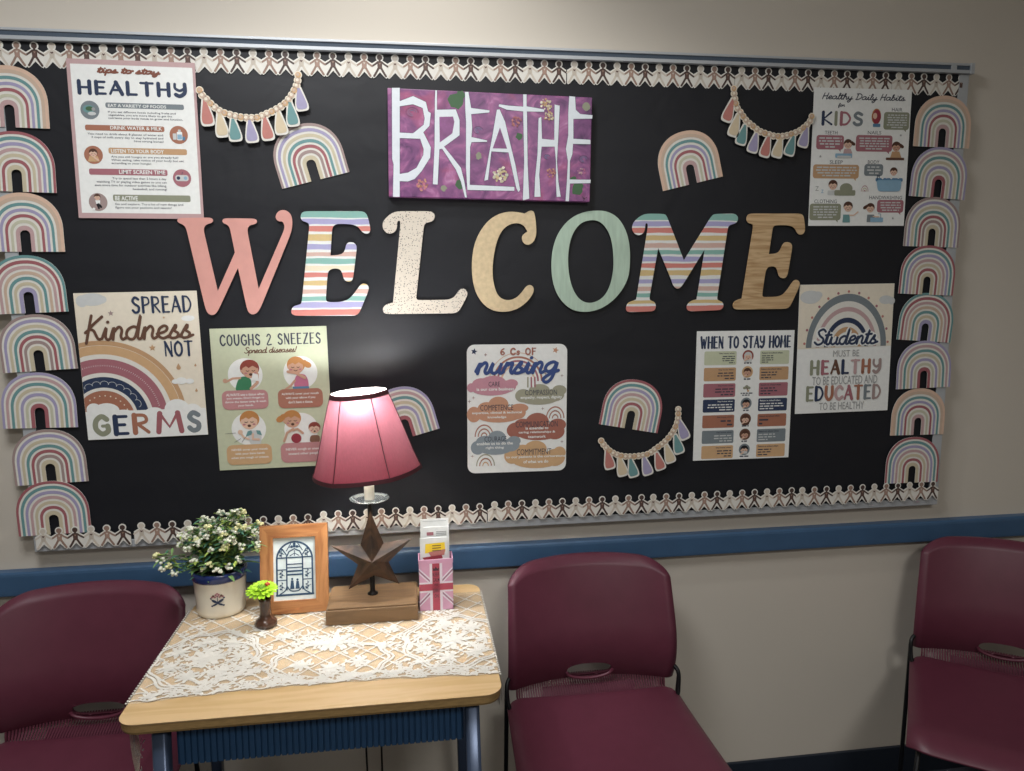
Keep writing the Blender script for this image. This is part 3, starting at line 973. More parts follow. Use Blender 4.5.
garland([(-0.1039,0.0394),(-0.0959,0.0274),(-0.0799,0.0110),(-0.0559,-0.0018),(-0.0279,-0.0068),(0.0001,-0.0060),(0.0282,-0.0011),(0.0481,0.0120),(0.0719,0.0290),(0.0897,0.0482),(0.1014,0.0676),(0.1089,0.0910),(0.1091,0.1186)],
        [(k, a, b) for k, (a, b) in zip(('coral', 'tassel_tan', 'teal', 'lav', 'coral', 'tassel_tan', 'teal', 'lav'),
         zip([(-0.0887,0.0173),(-0.0547,-0.0018),(-0.0239,-0.0090),(0.0142,-0.0065),(0.0494,0.0040),(0.0761,0.0249),(0.1010,0.0518),(0.1088,0.0950)], [(-0.0770,-0.0405),(-0.0408,-0.0612),(-0.0102,-0.0653),(0.0301,-0.0611),(0.0655,-0.0485),(0.0935,-0.0297),(0.1174,-0.0054),(0.1335,0.0339)]))],
        'bead and tassel garland below the rainbow near the stay-home poster', (1.5324, 0.1890))

# ================================================================== posters
PW, PH = .2794, .3556


class Poster:
    def __init__(s, label, c, rot, sheet='white', w=PW, h=PH, rad=.001, d=.0035, name='poster', group='printed posters on the notice board'):
        s.t = thing(name, label, 'poster', on_board(c[0], c[1], d), flat_rot(rot), group)
        mb = MB()
        mb.prism(rrect((-w / 2, -h / 2), (w / 2, h / 2), rad, 5), 0, .0008, sheet)
        mb.build('sheet', s.t)
        s.p = {}
        s.q = []
        s.w, s.h = w, h

    def one(s, part):
        s.q.append((part, MB()))
        return s.q[-1][1]

    def __call__(s, part):
        return s.p.setdefault(part, MB())

    def done(s):
        for k, mb in s.p.items():
            if mb.v:
                mb.build(k, s.t)
        for k, mb in s.q:
            mb.build(k, s.t)


Z1, Z2, Z3, Z4, Z5, Z6 = .0010, .0013, .0016, .0019, .0022, .0025


def star(mb, c, r, z, key, n=5, q=.45, rot=0):
    mb.flat([(c[0] + (r if i % 2 == 0 else r * q) * math.sin(rot + PI * i / n), c[1] + (r if i % 2 == 0 else r * q) * math.cos(rot + PI * i / n)) for i in range(2 * n)][::-1], z, key)


def arc(mb, c, ro, ri, z, key, a0=0, a1=180, clip=None, ky=1.0):
    n = 40
    A, B = [], []
    for i in range(n + 1):
        a = R(a0 + (a1 - a0) * i / n)
        A.append((c[0] + ro * math.cos(a), c[1] + ro * ky * math.sin(a)))
        B.append((c[0] + ri * math.cos(a), c[1] + ri * ky * math.sin(a)))
    if clip:
        A = [clip(p) for p in A]
        B = [clip(p) for p in B]
    m = n + 1
    mb.add([(x, y, z) for x, y in A + B], [[i, i + 1, m + i + 1, m + i] for i in range(n)], key)


def cloud(mb, blobs, z, key):
    for x, y, rx, ry in blobs:
        mb.disc(x, y, rx, z, key, ry=ry, n=22)


def face(mb, c, r, z, skin, hair, style='short', turn=0.0, mouth='smile'):
    """a small drawn child's head: hair behind, face, fringe, closed eyes, mouth"""
    x, y = c
    if style in ('tail', 'tailr'):
        s = 1 if style == 'tailr' else -1
        mb.disc(x + s * r * 1.35, y + r * .15, r * .55, z, hair, ry=r * .38, rot=-s * .5)
        mb.disc(x + s * r * 1.0, y + r * .45, r * .35, z, hair, ry=r * .3)
    if style == 'long':
        mb.flat(rrect((x - r * 1.1, y - r * 1.6), (x + r * 1.1, y + r * .6), r * .5), z, hair)
    if style == 'pig':
        for s in (-1, 1):
            mb.disc(x + s * r * 1.15, y - r * .2, r * .28, z, hair, ry=r * .7, rot=s * .3)
    mb.disc(x, y + r * .18, r * 1.10, z + .00005, hair, ry=r * 1.02)
    mb.disc(x + turn * r * .1, y - r * .12, r * .92, z + .0001, skin, ry=r * .88)
    mb.disc(x - r * .9, y - r * .15, r * .17, z + .0001, skin)
    fr = [(x + r * 1.02 * math.cos(R(a)), y + r * .2 + r * .95 * math.sin(R(a))) for a in range(8, 173, 12)]
    fr += [(x - r * .85, y + r * .18), (x - r * .4, y + r * .42), (x - r * .1, y + r * .2), (x + r * .35, y + r * .46), (x + r * .85, y + r * .14)]
    mb.flat(fr, z + .00015, hair)
    for s in (-1, 1):
        mb.ribbon([(x + turn * r * .15 + s * r * .48, y - r * .12), (x + turn * r * .15 + s * r * .33, y - r * .2), (x + turn * r * .15 + s * r * .17, y - r * .12)], r * .09, z + .00015, 'hairb')
        mb.disc(x + turn * r * .15 + s * r * .55, y - r * .42, r * .17, z + .00013, 'blush', ry=r * .11)
    if mouth == 'open':
        mb.disc(x + turn * r * .15, y - r * .58, r * .2, z + .00015, 'hairb', ry=r * .16)
    else:
        mb.ribbon([(x + turn * r * .15 - r * .2, y - r * .5), (x + turn * r * .15, y - r * .62), (x + turn * r * .15 + r * .2, y - r * .5)], r * .09, z + .00015, 'hairb')


# ---- tips to stay healthy -------------------------------------------------------------
P = Poster('pink-edged white poster of health tips at the top left of the board', (0.3092, 0.9832), -.25, sheet='pink', d=.0050)
b = P('heading')
P('white_panel').flat(rrect((-0.1318,0.1666), (0.1336,-0.1660), .001), Z1, 'white')
script(b, 'tips to stay', (-0.0755,0.1624), (0.0633,0.1415), Z2, 'rust', .0040, k=5)
caps(b, 'HEALTHY', (-0.1203,0.1333), (0.1193,0.0980), Z2, 'navy', .0088, space=.24)
rows = [('slate', (210,), 'EAT A VARIETY OF FOODS', [(-0.0623,0.0836),(0.1099,0.0719),(-0.0567,0.0808),(0.0707,0.0737)], 'L', [(-0.0579,0.0651),(0.1062,0.0449)],
         ['If you eat different foods including fruits and', 'vegetables, you are more likely to get the', 'nutrients your body needs to grow and function.'], (-0.0966,0.0659), 'slate'),
        ('clay', (0,), 'DRINK WATER & MILK', [(-0.1101,0.0332),(0.0634,0.0208),(-0.0555,0.0317),(0.0586,0.0237)], 'R', [(-0.1057,0.0156),(0.0597,-0.0063)],
         ['You need to drink about 8 glasses of water and', '3 cups of milk every day to stay hydrated and', 'have strong bones!'], (0.0945,0.0151), 'clay'),
        ('ochre', (0,), 'LISTEN TO YOUR BODY', [(-0.0630,-0.0171),(0.1106,-0.0304),(-0.0574,-0.0199),(0.0592,-0.0284)], 'L', [(-0.0585,-0.0349),(0.1020,-0.0569)],
         ['Are you still hungry or are you already full?', 'When eating, take notice of your body but eat', 'according to your hunger.'], (-0.0965,-0.0342), 'clay'),
        ('mauve', (0,), 'LIMIT SCREEN TIME', [(-0.1090,-0.0649),(0.0639,-0.0789),(-0.0433,-0.0666),(0.0591,-0.0759)], 'R', [(-0.0988,-0.0837),(0.0606,-0.1156)],
         ['Try to spend less than 2 hours a day', 'watching TV or playing video games so you can', 'save more time for outdoor activities like biking,', 'basketball, and running!'], (0.0959,-0.0834), 'mauve'),
        ('olive', (0,), 'BE ACTIVE', [(-0.0610,-0.1234),(0.1121,-0.1384),(-0.0564,-0.1264),(-0.0061,-0.1369)], 'L', [(-0.0575,-0.1426),(0.0948,-0.1582)],
         ['Go and explore. Try a lot of new things and', 'figure out your passions and talents!'], (-0.0944,-0.1410), 'taupe')]
for key, _, hd, bx, al, tb, body, pc, ck in rows:
    P.one('banner').rrect(bx[0], bx[1], .0040, Z2, key)
    text(P.one('banner_text'), hd, bx[2], bx[3], Z3, 'white', .02)
    lines(P.one('body_text'), body, tb[0], tb[1], Z2, 'ink', al, fill=.80)
    b = MB()
    P.p['round_picture_%d' % len(P.p)] = b
    b.disc(pc[0], pc[1], .0205, Z2, ck)
    x, y = pc
    if hd.startswith('EAT'):
        b.disc(x - .002, y + .002, .013, Z3, 'teal', ry=.009)
        b.disc(x, y + .003, .009, Z4, 'forest', ry=.005)
        b.disc(x + .004, y - .008, .009, Z4, 'lgrey', ry=.004)
        b.disc(x + .008, y + .002, .004, Z5, 'grey')
    elif hd.startswith('DRINK'):
        b.flat(rrect((x - .004, y - .012), (x + .008, y + .007), .002), Z3, 'white')
        b.flat(rrect((x - .001, y + .007), (x + .005, y + .012), .001), Z3, 'lgrey')
        b.flat(rrect((x - .003, y - .010), (x + .007, y + .001), .001), Z4, 'sky')
        b.flat(rrect((x - .013, y - .011), (x - .005, y + .003), .001), Z4, 'lgrey')
        b.flat(rrect((x + .008, y - .012), (x + .014, y - .004), .001), Z5, 'skyd')
    elif hd.startswith('LISTEN'):
        b.flat([(x - .013, y - .015), (x + .013, y - .015), (x + .009, y - .003), (x - .009, y - .003)], Z3, 'goch')
        face(b, (x, y + .004), .0085, Z4, 'skin', 'hairb')
        b.ribbon([(x + .010, y - .012), (x + .002, y - .006)], .004, Z6, 'skin')
    elif hd.startswith('LIMIT'):
        b.flat(rrect((x - .015, y - .007), (x + .015, y + .007), .006), Z3, 'lgrey')
        b.disc(x - .008, y, .004, Z4, 'navy')
        b.disc(x + .008, y, .004, Z4, 'sky')
        b.ribbon([(x, y + .007), (x + .002, y + .014)], .0012, Z3, 'navy')
    else:
        face(b, (x - .001, y + .011), .0065, Z3, 'skin', 'hairb')
        b.flat([(x - .006, y + .004), (x + .005, y + .004), (x + .004, y - .006), (x - .004, y - .006)][::-1], Z3, 'white')
        b.ribbon([(x + .001, y - .005), (x + .006, y - .011)], .005, Z4, 'black')
        b.ribbon([(x - .002, y - .006), (x + .001, y - .014)], .004, Z4, 'black')
        b.disc(x - .010, y - .016, .003, Z5, 'white')
for k in [k for k in P.p if k.startswith('round_picture_')]:
    P.p[k].build('round_picture', P.t)
    del P.p[k]
P.done()

# ---- daily habits ----------------------------------------------------------------------
P = Poster('white poster of daily habits with bathing and sleeping children, top right of board', (2.1346, 0.9733), .24, d=.0050)
b = P('heading')
script(b, 'Healthy Daily Habits', (-0.1166,0.1656), (0.1225,0.1412), Z1, 'ink', .0024, k=4)
script(b, 'for', (-0.0705,0.1400), (-0.0505,0.1270), Z1, 'ink', .0020, k=4)
caps(b, 'KIDS', (-0.1153,0.1200), (0.0029,0.0809), Z1, 'navy', .0085, space=.22, keys=['navy', 'olive', 'mauve', 'slate'])
for wd, bx, key, tx, ly, n in (
        ('HAIR', [(0.0626,0.1197),(0.1370,0.0745)], 'olive', [(0.0848,0.1308),(0.1150,0.1217)], [(0.0716,0.1151),(0.1324,0.0773)], 6),
        ('TEETH', [(-0.1272,0.0576),(-0.0490,0.0210)], 'mauve', [(-0.1042,0.0685),(-0.0683,0.0595)], [(-0.1206,0.0538),(-0.0545,0.0239)], 4),
        ('NAILS', [(-0.0143,0.0594),(0.0911,0.0170)], 'mauve', [(0.0187,0.0706),(0.0575,0.0615)], [(-0.0075,0.0546),(0.0853,0.0209)], 5),
        ('SLEEP', [(-0.1331,-0.0178),(-0.0013,-0.0537)], 'ochre', [(-0.0864,-0.0066),(-0.0491,-0.0160)], [(-0.1254,-0.0216),(-0.0069,-0.0499)], 4),
        ('BODY', [(0.0140,-0.0153),(0.0687,-0.0463)], 'slate', [(0.0233,-0.0054),(0.0568,-0.0148)], [(0.0208,-0.0191),(0.0641,-0.0433)], 3),
        ('CLOTHING', [(-0.1379,-0.1195),(-0.0477,-0.1629)], 'olive', [(-0.1255,-0.1087),(-0.0610,-0.1183)], [(-0.1312,-0.1244),(-0.0534,-0.1589)], 5),
        ('HANDWASHING', [(0.0571,-0.1089),(0.1350,-0.1426)], 'mauve', [(0.0332,-0.0980),(0.1293,-0.1075)], [(0.0640,-0.1128),(0.1304,-0.1396)], 4)):
    sb = P.one('speech_bubble')
    sb.rrect(bx[0], bx[1], .0075, Z1, key)
    x, y = bx[1][0] - .012, bx[1][1]
    sb.flat([(x - .006, y + .003), (x + .004, y + .003), (x + .004, y - .006)][::-1], Z1, key)
    text(P.one('caption'), wd, tx[0], tx[1], Z1, 'ink', .0)
    squiggle(P.one('small_print'), n, ly[0], ly[1], Z2, 'lgrey', seed=len(wd), align='C')


def K(c, r, skin, hair, st='short', **kw):
    b = MB()
    face(b, c, r, Z2 + .0002, skin, hair, st, **kw)
    return b


b = MB()
c = (0.0416,0.1068)
b.disc(c[0] - .001, c[1] + .001, .0135, Z1, 'hairo', ry=.020)
b.disc(c[0], c[1], .0120, Z2, 'crimson', ry=.0185)
b.disc(c[0] - .005, c[1] + .002, .006, Z3, 'skin', ry=.008)
b.flat(rrect((0.0317,0.0892), (0.0530,0.0808), .002), Z3, 'skyd')
b.build('child_picture', P.t)
c = (-0.0368,0.0348)
b = K(c, .0112, 'skin', 'hairb', 'tailr')
b.flat([(-0.0495,0.0113), (-0.0235,0.0116), (-0.0285,0.0233), (-0.0469,0.0230)], Z2, 'pink')
b.flat(rrect((-0.0722,0.0110), (-0.0240,-0.0001), .002), Z4, 'sky')
b.flat(rrect((-0.0665,0.0053), (-0.0272,-0.0001), .001), Z5, 'lgrey')
b.build('child_picture', P.t)
c = (0.1035,0.0299)
b = K(c, .0118, 'skin2', 'hairb', 'tailr')
b.flat([(0.0867,0.0003), (0.1209,0.0007), (0.1131,0.0183), (0.0921,0.0180)], Z2, 'ochre')
b.flat(rrect((0.0744,0.0021), (0.1279,-0.0042), .002), Z4, 'brown')
b.build('child_picture', P.t)
c = (-0.0744,-0.0715)
b = K(c, .0118, 'skin', 'hairb')
b.disc(*(-0.0359,-0.0796), .0185, Z2, 'olive', ry=.0140)
b.flat(rrect((-0.0694,-0.0838), (-0.0086,-0.0982), .004), Z2, 'olive')
b.flat(rrect((-0.0888,-0.0849), (-0.0632,-0.0975), .003), Z1, 'lgrey')
b.build('child_picture', P.t)
c = (0.1000,-0.0351)
b = K(c, .0100, 'skin', 'hairb')
b.flat(rrect((0.0480,-0.0514), (0.1273,-0.0607), .003), Z4, 'skyd')
b.flat(smooth_closed([(0.0506,-0.0573), (0.0555,-0.0830), (0.0613,-0.0869), (0.1168,-0.0866), (0.1231,-0.0816), (0.1248,-0.0567)], .004)[::-1], Z4, 'sky')
for q in ((0.0679,-0.0512), (0.0799,-0.0491), (0.0933,-0.0510), (0.1143,-0.0498)):
    b.disc(q[0], q[1], .0035, Z5, 'white')
b.ribbon([(0.0527,-0.0558), (0.0521,-0.0454), (0.0587,-0.0454)], .0025, Z5, 'navy')
b.build('child_picture', P.t)
c = (0.0183,-0.0872)
b = MB()
for i, k in enumerate(('pink', 'white', 'sand', 'white', 'mauve')):
    arc(b, c, .0110 - i * .002, .0090 - i * .002, Z1, k, ky=1.5)
b.build('small_rainbow', P.t)
c = (-0.0277,-0.1281)
b = K(c, .0122, 'skin', 'hairb')
b.flat([(-0.0419,-0.1689), (-0.0199,-0.1689), (-0.0222,-0.1479), (-0.0408,-0.1480)], Z2, 'teal')
b.ribbon([(-0.0221,-0.1499), (-0.0100,-0.1499), (0.0016,-0.1409)], .0032, Z3, 'skin')
b.build('child_picture', P.t)
c = (0.0374,-0.1309)
b = K(c, .0114, 'skin', 'hairb', 'tail')
b.flat([(0.0286,-0.1679), (0.0552,-0.1679), (0.0495,-0.1478), (0.0296,-0.1479)], Z2, 'slate')
b.flat(rrect((0.0389,-0.1559), (0.0763,-0.1679), .002), Z4, 'sky')
b.ribbon([(0.0465,-0.1528), (0.0632,-0.1538)], .003, Z5, 'skin')
b.ribbon([(0.0689,-0.1558), (0.0683,-0.1458), (0.0616,-0.1458)], .0016, Z5, 'skyd')
b.build('child_picture', P.t)
for q in ((0.1147,0.0604), (-0.1138,0.0027), (0.1058,-0.1578)):
    star(P.one('star'), q, .0042, Z1, 'grey')
text(P.one('snore_letter'), 'Z', (-0.1240,-0.0743), (-0.1147,-0.0860), Z1, 'grey')
text(P.one('snore_letter'), 'z', (-0.1073,-0.0830), (-0.1004,-0.0918), Z1, 'sky')
P.done()

# ---- spread kindness not germs ----------------------------------------------------------
P = Poster('cream poster with a large brown and pink rainbow, left side of board', (0.2830, 0.4555), .8, sheet='cream', d=.0035)
hw, hh = PW / 2 - .0004, PH / 2 - .0004


def clipk(p):
    return (max(-hw, min(hw, p[0])), max(-hh, min(hh, p[1])))


b = P('rainbow_picture')
C0 = (-0.0948,-0.1252)
for ro, ri, k in ((.1890, .1780, 'ochre'), (.1770, .1560, 'goch'), (.1560, .1450, 'offwhite'), (.1450, .1110, 'mauve'), (.1110, .1010, 'offwhite'), (.1010, .0750, 'navy'), (.0750, .0675, 'offwhite'), (.0675, .0, 'clay')):
    arc(b, C0, ro, ri, Z1, k, 0, 180, clipk)
for i in range(46):
    a = R(12 + i * 2.3)
    q = (C0[0] + .1270 * math.cos(a), C0[1] + .1270 * math.sin(a))
    if q[0] > -hw + .002:
        b.ribbon([(q[0], q[1]), (q[0] + .0032 * math.cos(a), q[1] + .0032 * math.sin(a))], .0009, Z2, 'white', cap=False)
lp = []
for i in range(90):
    a = R(128 - i * 1.25)
    ph = i * .62
    rr = .0870 + .0042 * math.sin(ph)
    aa = a + .045 * math.cos(ph)
    q = (C0[0] + rr * math.cos(aa), C0[1] + rr * math.sin(aa))
    if q[0] > -hw + .002:
        lp.append(q)
b.ribbon(lp, .0011, Z2, 'lgrey')
for i in range(9):
    a = R(125 - i * 13)
    b.disc(C0[0] + .055 * math.cos(a), C0[1] + .055 * math.sin(a), .0017, Z2, 'cream', n=10)
b = P.one('cloud_bank')
b.flat([(-hw, -hh), (hw, -hh), (hw, (0.1384,-0.1099)[1]), (-0.1335,-0.1029)][0:3] + [(-hw, (-0.1340,-0.1080)[1])], Z3, 'white')
cloud(b, [(-0.1194,-0.1036) + (.0170, .016), (-0.0912,-0.1074) + (.030, .019), (-0.0544,-0.1219) + (.030, .016), (-0.0166,-0.1289) + (.022, .014), (0.0180,-0.1201) + (.024, .017), (0.0721,-0.1121) + (.030, .027), (0.1082,-0.1190) + (.022, .021)], Z3, 'white')
cloud(P.one('cloud'), [(0.0875,-0.0403) + (.0130, .0085), (0.1069,-0.0421) + (.010, .0065), (0.0738,-0.0418) + (.009, .006)], Z3, 'white')
cloud(P.one('cloud'), [(-0.0990,0.1619) + (.030, .015), (-0.1225,0.1585) + (.013, .014), (-0.0795,0.1615) + (.013, .010)], Z1, 'lgrey')
cloud(P.one('cloud'), [(0.1141,0.1117) + (.015, .007), (0.1238,0.1124) + (.006, .0055)], Z1, 'white')
star(P.one('star'), (-0.0602,0.1283), .0070, Z2, 'taupe')
star(P.one('star'), (0.0269,0.0426), .0085, Z2, 'ochre')
star(P.one('star'), (0.0593,0.1152), .0032, Z2, 'goch')
for q, r in (((0.0835,-0.0063), .0052), ((0.1207,-0.0654), .0030), ((0.1231,-0.0031), .0026)):
    b = P.one('drop')
    b.disc(q[0], q[1] - r * .3, r, Z2, 'ochre')
    b.flat([(q[0] - r * .9, q[1]), (q[0] + r * .9, q[1]), (q[0], q[1] + r * 1.8)], Z2, 'ochre')
b = P('heading')
caps(b, 'SPREAD', (-0.0125,0.1678), (0.1268,0.1254), Z4, 'navy', .0060, space=.22)
script(b, 'Kindness', (-0.1246,0.1271), (0.1270,0.0546), Z4, 'brown', .0066, k=6, slant=.12)
caps(b, 'NOT', (0.0541,0.0589), (0.1223,0.0190), Z4, 'navy', .0057, space=.22)
for ch, a, c, k in (('G', (-0.1261,-0.1145), (-0.0846,-0.1702), 'olive'), ('E', (-0.0797,-0.1167), (-0.0405,-0.1714), 'navy'), ('R', (-0.0355,-0.1145), (0.0079,-0.1706), 'clay'), ('M', (0.0186,-0.1128), (0.0849,-0.1713), 'red'), ('S', (0.0914,-0.1140), (0.1263,-0.1712), 'slate')):
    caps(P.one('block_letter'), ch, a, c, Z4, k, .0125)
P.done()

# ---- coughs and sneezes -------------------------------------------------------------------
P = Poster('pale green poster of coughing and sneezing children behind the lamp', (0.5853, 0.3661), .6, sheet='gsage', d=.0030)
b = P('heading')
caps(b, 'COUGHS & SNEEZES', (-0.1178,0.1631), (0.1243,0.1324), Z1, 'ink', .0039, space=.26)
script(b, 'Spread diseases!', (-0.0619,0.1308), (0.0662,0.1079), Z1, 'brown', .0023, k=4)
for q in ((-0.0626,0.0617), (0.0705,0.0632), (-0.0629,-0.0747), (0.0644,-0.0805)):
    P.one('white_disc').disc(q[0], q[1], .0415, Z1, 'white', n=40)
for bx, key, tb, body in (
        ([(-0.1218,0.0235),(-0.0110,-0.0246)], 'gpink', [(-0.1147,0.0161),(-0.0166,-0.0213)], ['ALWAYS use a tissue when', "you sneeze. Don't forget to", 'throw the tissue away & wash', 'your hands.']),
        ([(0.0124,0.0225),(0.1220,-0.0259)], 'gclay', [(0.0216,0.0130),(0.1125,-0.0173)], ['ALWAYS cover your mouth', 'with your elbow if you', "don't have a tissue."]),
        ([(-0.1198,-0.1143),(-0.0108,-0.1654)], 'goch', [(-0.1098,-0.1241),(-0.0180,-0.1546)], ['NEVER cover your mouth', 'with your bare hands', 'when you cough or sneeze.']),
        ([(0.0110,-0.1154),(0.1237,-0.1660)], 'gpink', [(0.0240,-0.1285),(0.1134,-0.1518)], ['NEVER cough or sneeze', 'toward other people.'])):
    P.one('text_bubble').rrect(bx[0], bx[1], .0145, Z4, key)
    lines(P.one('bubble_text'), body, tb[0], tb[1], Z5, 'white', 'C', bold=.02, fill=.7)
b = MB()          # boy with tissue
b.flat(smooth_closed([(-0.0903,0.0223), (-0.0508,0.0208), (-0.0482,0.0470), (-0.0562,0.0574), (-0.0735,0.0580), (-0.0818,0.0482)], .005)[::-1], Z2, 'green')
b.ribbon([(-0.0756,0.0541), (-0.0929,0.0537), (-0.1107,0.0452)], .0055, Z2, 'skin2')
b.disc(*(-0.1115,0.0483), .0055, Z2, 'skin2')
face(b, (-0.0512,0.0744), .0210, Z3, 'skin2', 'hairr', mouth='open', turn=.6)
b.ribbon([(-0.0505,0.0269), (-0.0350,0.0415), (-0.0337,0.0627)], .0075, Z5, 'skin2')
b.flat([(-0.0491,0.0471), (-0.0309,0.0454), (-0.0318,0.0616), (-0.0441,0.0661)], Z6, 'white')
b.build('child_picture', P.t)
b = MB()          # girl sneezing into elbow
b.flat(smooth_closed([(0.0534,0.0210), (0.0897,0.0196), (0.0882,0.0463), (0.0801,0.0598), (0.0615,0.0594), (0.0537,0.0434)], .005)[::-1], Z2, 'hotpink')
b.flat(rrect((0.0499,0.0282), (0.0896,0.0165), .002), Z3, 'skyd')
face(b, (0.0607,0.0797), .0200, Z3, 'skin2', 'hairo', 'tailr', turn=-.5)
b.ribbon([(0.0805,0.0496), (0.0587,0.0626), (0.0403,0.0662)], .0070, Z5, 'skin2')
b.ribbon([(0.0556,0.0433), (0.0451,0.0305), (0.0329,0.0227)], .0055, Z3, 'skin2')
b.build('child_picture', P.t)
b = MB()          # boy coughing
b.flat(smooth_closed([(-0.0616,-0.1161), (-0.0353,-0.1173), (-0.0326,-0.0895), (-0.0427,-0.0787), (-0.0612,-0.0789), (-0.0668,-0.0910)], .005)[::-1], Z2, 'lgrey')
b.flat([(-0.0719,-0.0949), (-0.0540,-0.0885), (-0.0572,-0.0781), (-0.0662,-0.0808)], Z3, 'teal')
b.flat([(-0.0433,-0.0890), (-0.0318,-0.0926), (-0.0359,-0.0801), (-0.0456,-0.0786)], Z3, 'teal')
face(b, (-0.0596,-0.0543), .0215, Z3, 'skin', 'hairo', mouth='open', turn=-.5)
b.ribbon([(-0.0403,-0.1026), (-0.0548,-0.1009), (-0.0540,-0.0885)], .0062, Z5, 'skin')
b.disc(*(-0.0837,-0.0820), .0060, Z5, 'skin')
b.ribbon([(-0.0645,-0.1004), (-0.0759,-0.0958), (-0.0829,-0.0841)], .0052, Z4, 'skin')
for p, q in (((-0.1197,-0.0845), (-0.0945,-0.0836)), ((-0.0990,-0.1070), (-0.0838,-0.0985)), ((-0.0816,-0.1079), (-0.0719,-0.0949))):
    b.ribbon([p, q], .0009, Z5, 'ink')
b.build('child_picture', P.t)
b = MB()          # girl with ball and small boy
b.flat(smooth_closed([(0.0189,-0.1158), (0.0623,-0.1178), (0.0648,-0.0909), (0.0547,-0.0779), (0.0299,-0.0789), (0.0221,-0.0941)], .005)[::-1], Z2, 'offwhite')
face(b, (0.0431,-0.0557), .0205, Z3, 'skin2', 'hairo', 'tail', mouth='open', turn=.4)
b.ribbon([(0.0212,-0.1096), (0.0293,-0.0892), (0.0447,-0.0796)], .0060, Z5, 'skin2')
b.ribbon([(0.0678,-0.0910), (0.0555,-0.0801), (0.0445,-0.0827)], .0060, Z5, 'skin2')
b.disc(*(0.0512,-0.1038), .0125, Z4, 'crimson')
b.flat(smooth_closed([(0.0823,-0.1157), (0.1092,-0.1169), (0.1092,-0.0981), (0.0864,-0.0971)], .004)[::-1], Z3, 'skinb')
face(b, (0.0972,-0.0798), .0135, Z4, 'skin', 'hairr', mouth='open')
b.build('child_picture', P.t)
P.done()

# ---- six Cs of nursing ---------------------------------------------------------------------
P = Poster('white round-cornered poster of coloured clouds at the bottom centre of the board', (1.2037, 0.3208), -.5, sheet='white', w=.2640, h=.3400, rad=.020, d=.0030)
b = P('background_rainbow')
for i, k in enumerate(('peach', 'white', 'gclay', 'white', 'mauve', 'white', 'peach')):
    arc(b, (0.0011,0.0728), .0760 - i * .0050, .0710 - i * .0050 if i else .0740, Z1, k, 0, 180)
for i, k in enumerate(('nolive', 'white', 'mauve', 'white', 'mauve')):
    q = (0.0334,0.0723)
    b.flat([(q[0] - .008 + i * .0048, q[1] - .016), (q[0] - .004 + i * .0048, q[1] - .016), (q[0] - .004 + i * .0046, q[1] + .012), (q[0] - .008 + i * .0046, q[1] + .012)], Z2, k)
b = P('heading')
caps(b, '6 Cs OF', (-0.0461,0.1616), (0.0501,0.1409), Z3, 'nbrick', .0042, space=.22)
script(b, 'nursing', (-0.1133,0.1391), (0.1130,0.0652), Z3, 'nblue', .0086, k=6, slant=.22)
for wd, hd, cb, key, body, tb in (
        ('CARE', [(-0.0762,0.0731),(-0.0462,0.0604)], [(66, 266, 22, 24), (120, 250, 50, 34), (186, 240, 70, 36), (180, 276, 110, 34), (286, 246, 36, 22), (260, 262, 52, 32)], 'npink', ['is our core business'], [(-0.1072,0.0577),(-0.0093,0.0455)]),
        ('COMPASSION', [(0.0201,0.0497),(0.1055,0.0357)], [(350, 314, 44, 36), (440, 290, 60, 38), (440, 330, 110, 34), (556, 288, 40, 28), (520, 314, 60, 34)], 'nolive', ['empathy, respect, dignity'], [(0.0078,0.0338),(0.1192,0.0191)]),
        ('COMPETENCE', [(-0.0981,0.0122),(-0.0111,-0.0030)], [(80, 410, 38, 42), (150, 380, 50, 36), (214, 360, 56, 44), (220, 412, 130, 44), (330, 380, 50, 24), (320, 404, 46, 36)], 'nclay', ['expertise, clinical & technical', 'knowledge'], [(-0.1197,-0.0054),(0.0118,-0.0294)]),
        ('COMMUNICATION', [(-0.0044,-0.0338),(0.1083,-0.0501)], [(310, 500, 50, 42), (350, 474, 50, 36), (430, 460, 66, 52), (440, 512, 130, 46), (546, 476, 48, 34), (530, 512, 54, 44)], 'nbrick', ['is essential to', 'caring relationships &', 'teamwork'], [(0.0033,-0.0484),(0.1018,-0.0830)]),
        ('COURAGE', [(-0.0871,-0.0720),(-0.0292,-0.0861)], [(100, 590, 38, 38), (140, 560, 50, 34), (206, 540, 50, 40), (200, 590, 100, 42), (300, 558, 38, 26), (282, 580, 50, 36)], 'nslate', ['enables us to do the', 'right thing'], [(-0.1080,-0.0868),(-0.0119,-0.1108)]),
        ('COMMITMENT', [(-0.0014,-0.1082),(0.0915,-0.1246)], [(290, 640, 44, 44), (350, 620, 50, 40), (420, 606, 64, 46), (430, 666, 140, 46), (556, 630, 36, 34), (530, 656, 58, 48)], 'goch', ['to our patients is the cornerstone', 'of what we do'], [(-0.0301,-0.1258),(0.1299,-0.1514)])):
    cm = P.one('cloud')
    for x, y, rx, ry in cb:
        ox, oy = (-0.0092,-0.0078)
        ex, ey = (0.0388,-0.0570)
        kx, ky = (ex - ox) / 100, (ey - oy) / 100
        X_, Y_ = ox + (x - 300) * kx, oy + (y - 400) * ky
        rx, ry = rx * kx, abs(ry * ky)
        X_ = min(X_, .1310 - rx)
        cm.disc(X_, Y_, rx, Z2, key, ry=ry, n=24)
    text(P.one('cloud_heading'), wd, hd[0], hd[1], Z3, 'ink', .0)
    lines(P.one('cloud_text'), body, tb[0], tb[1], Z3, 'white', 'C', bold=.025, fill=.68)
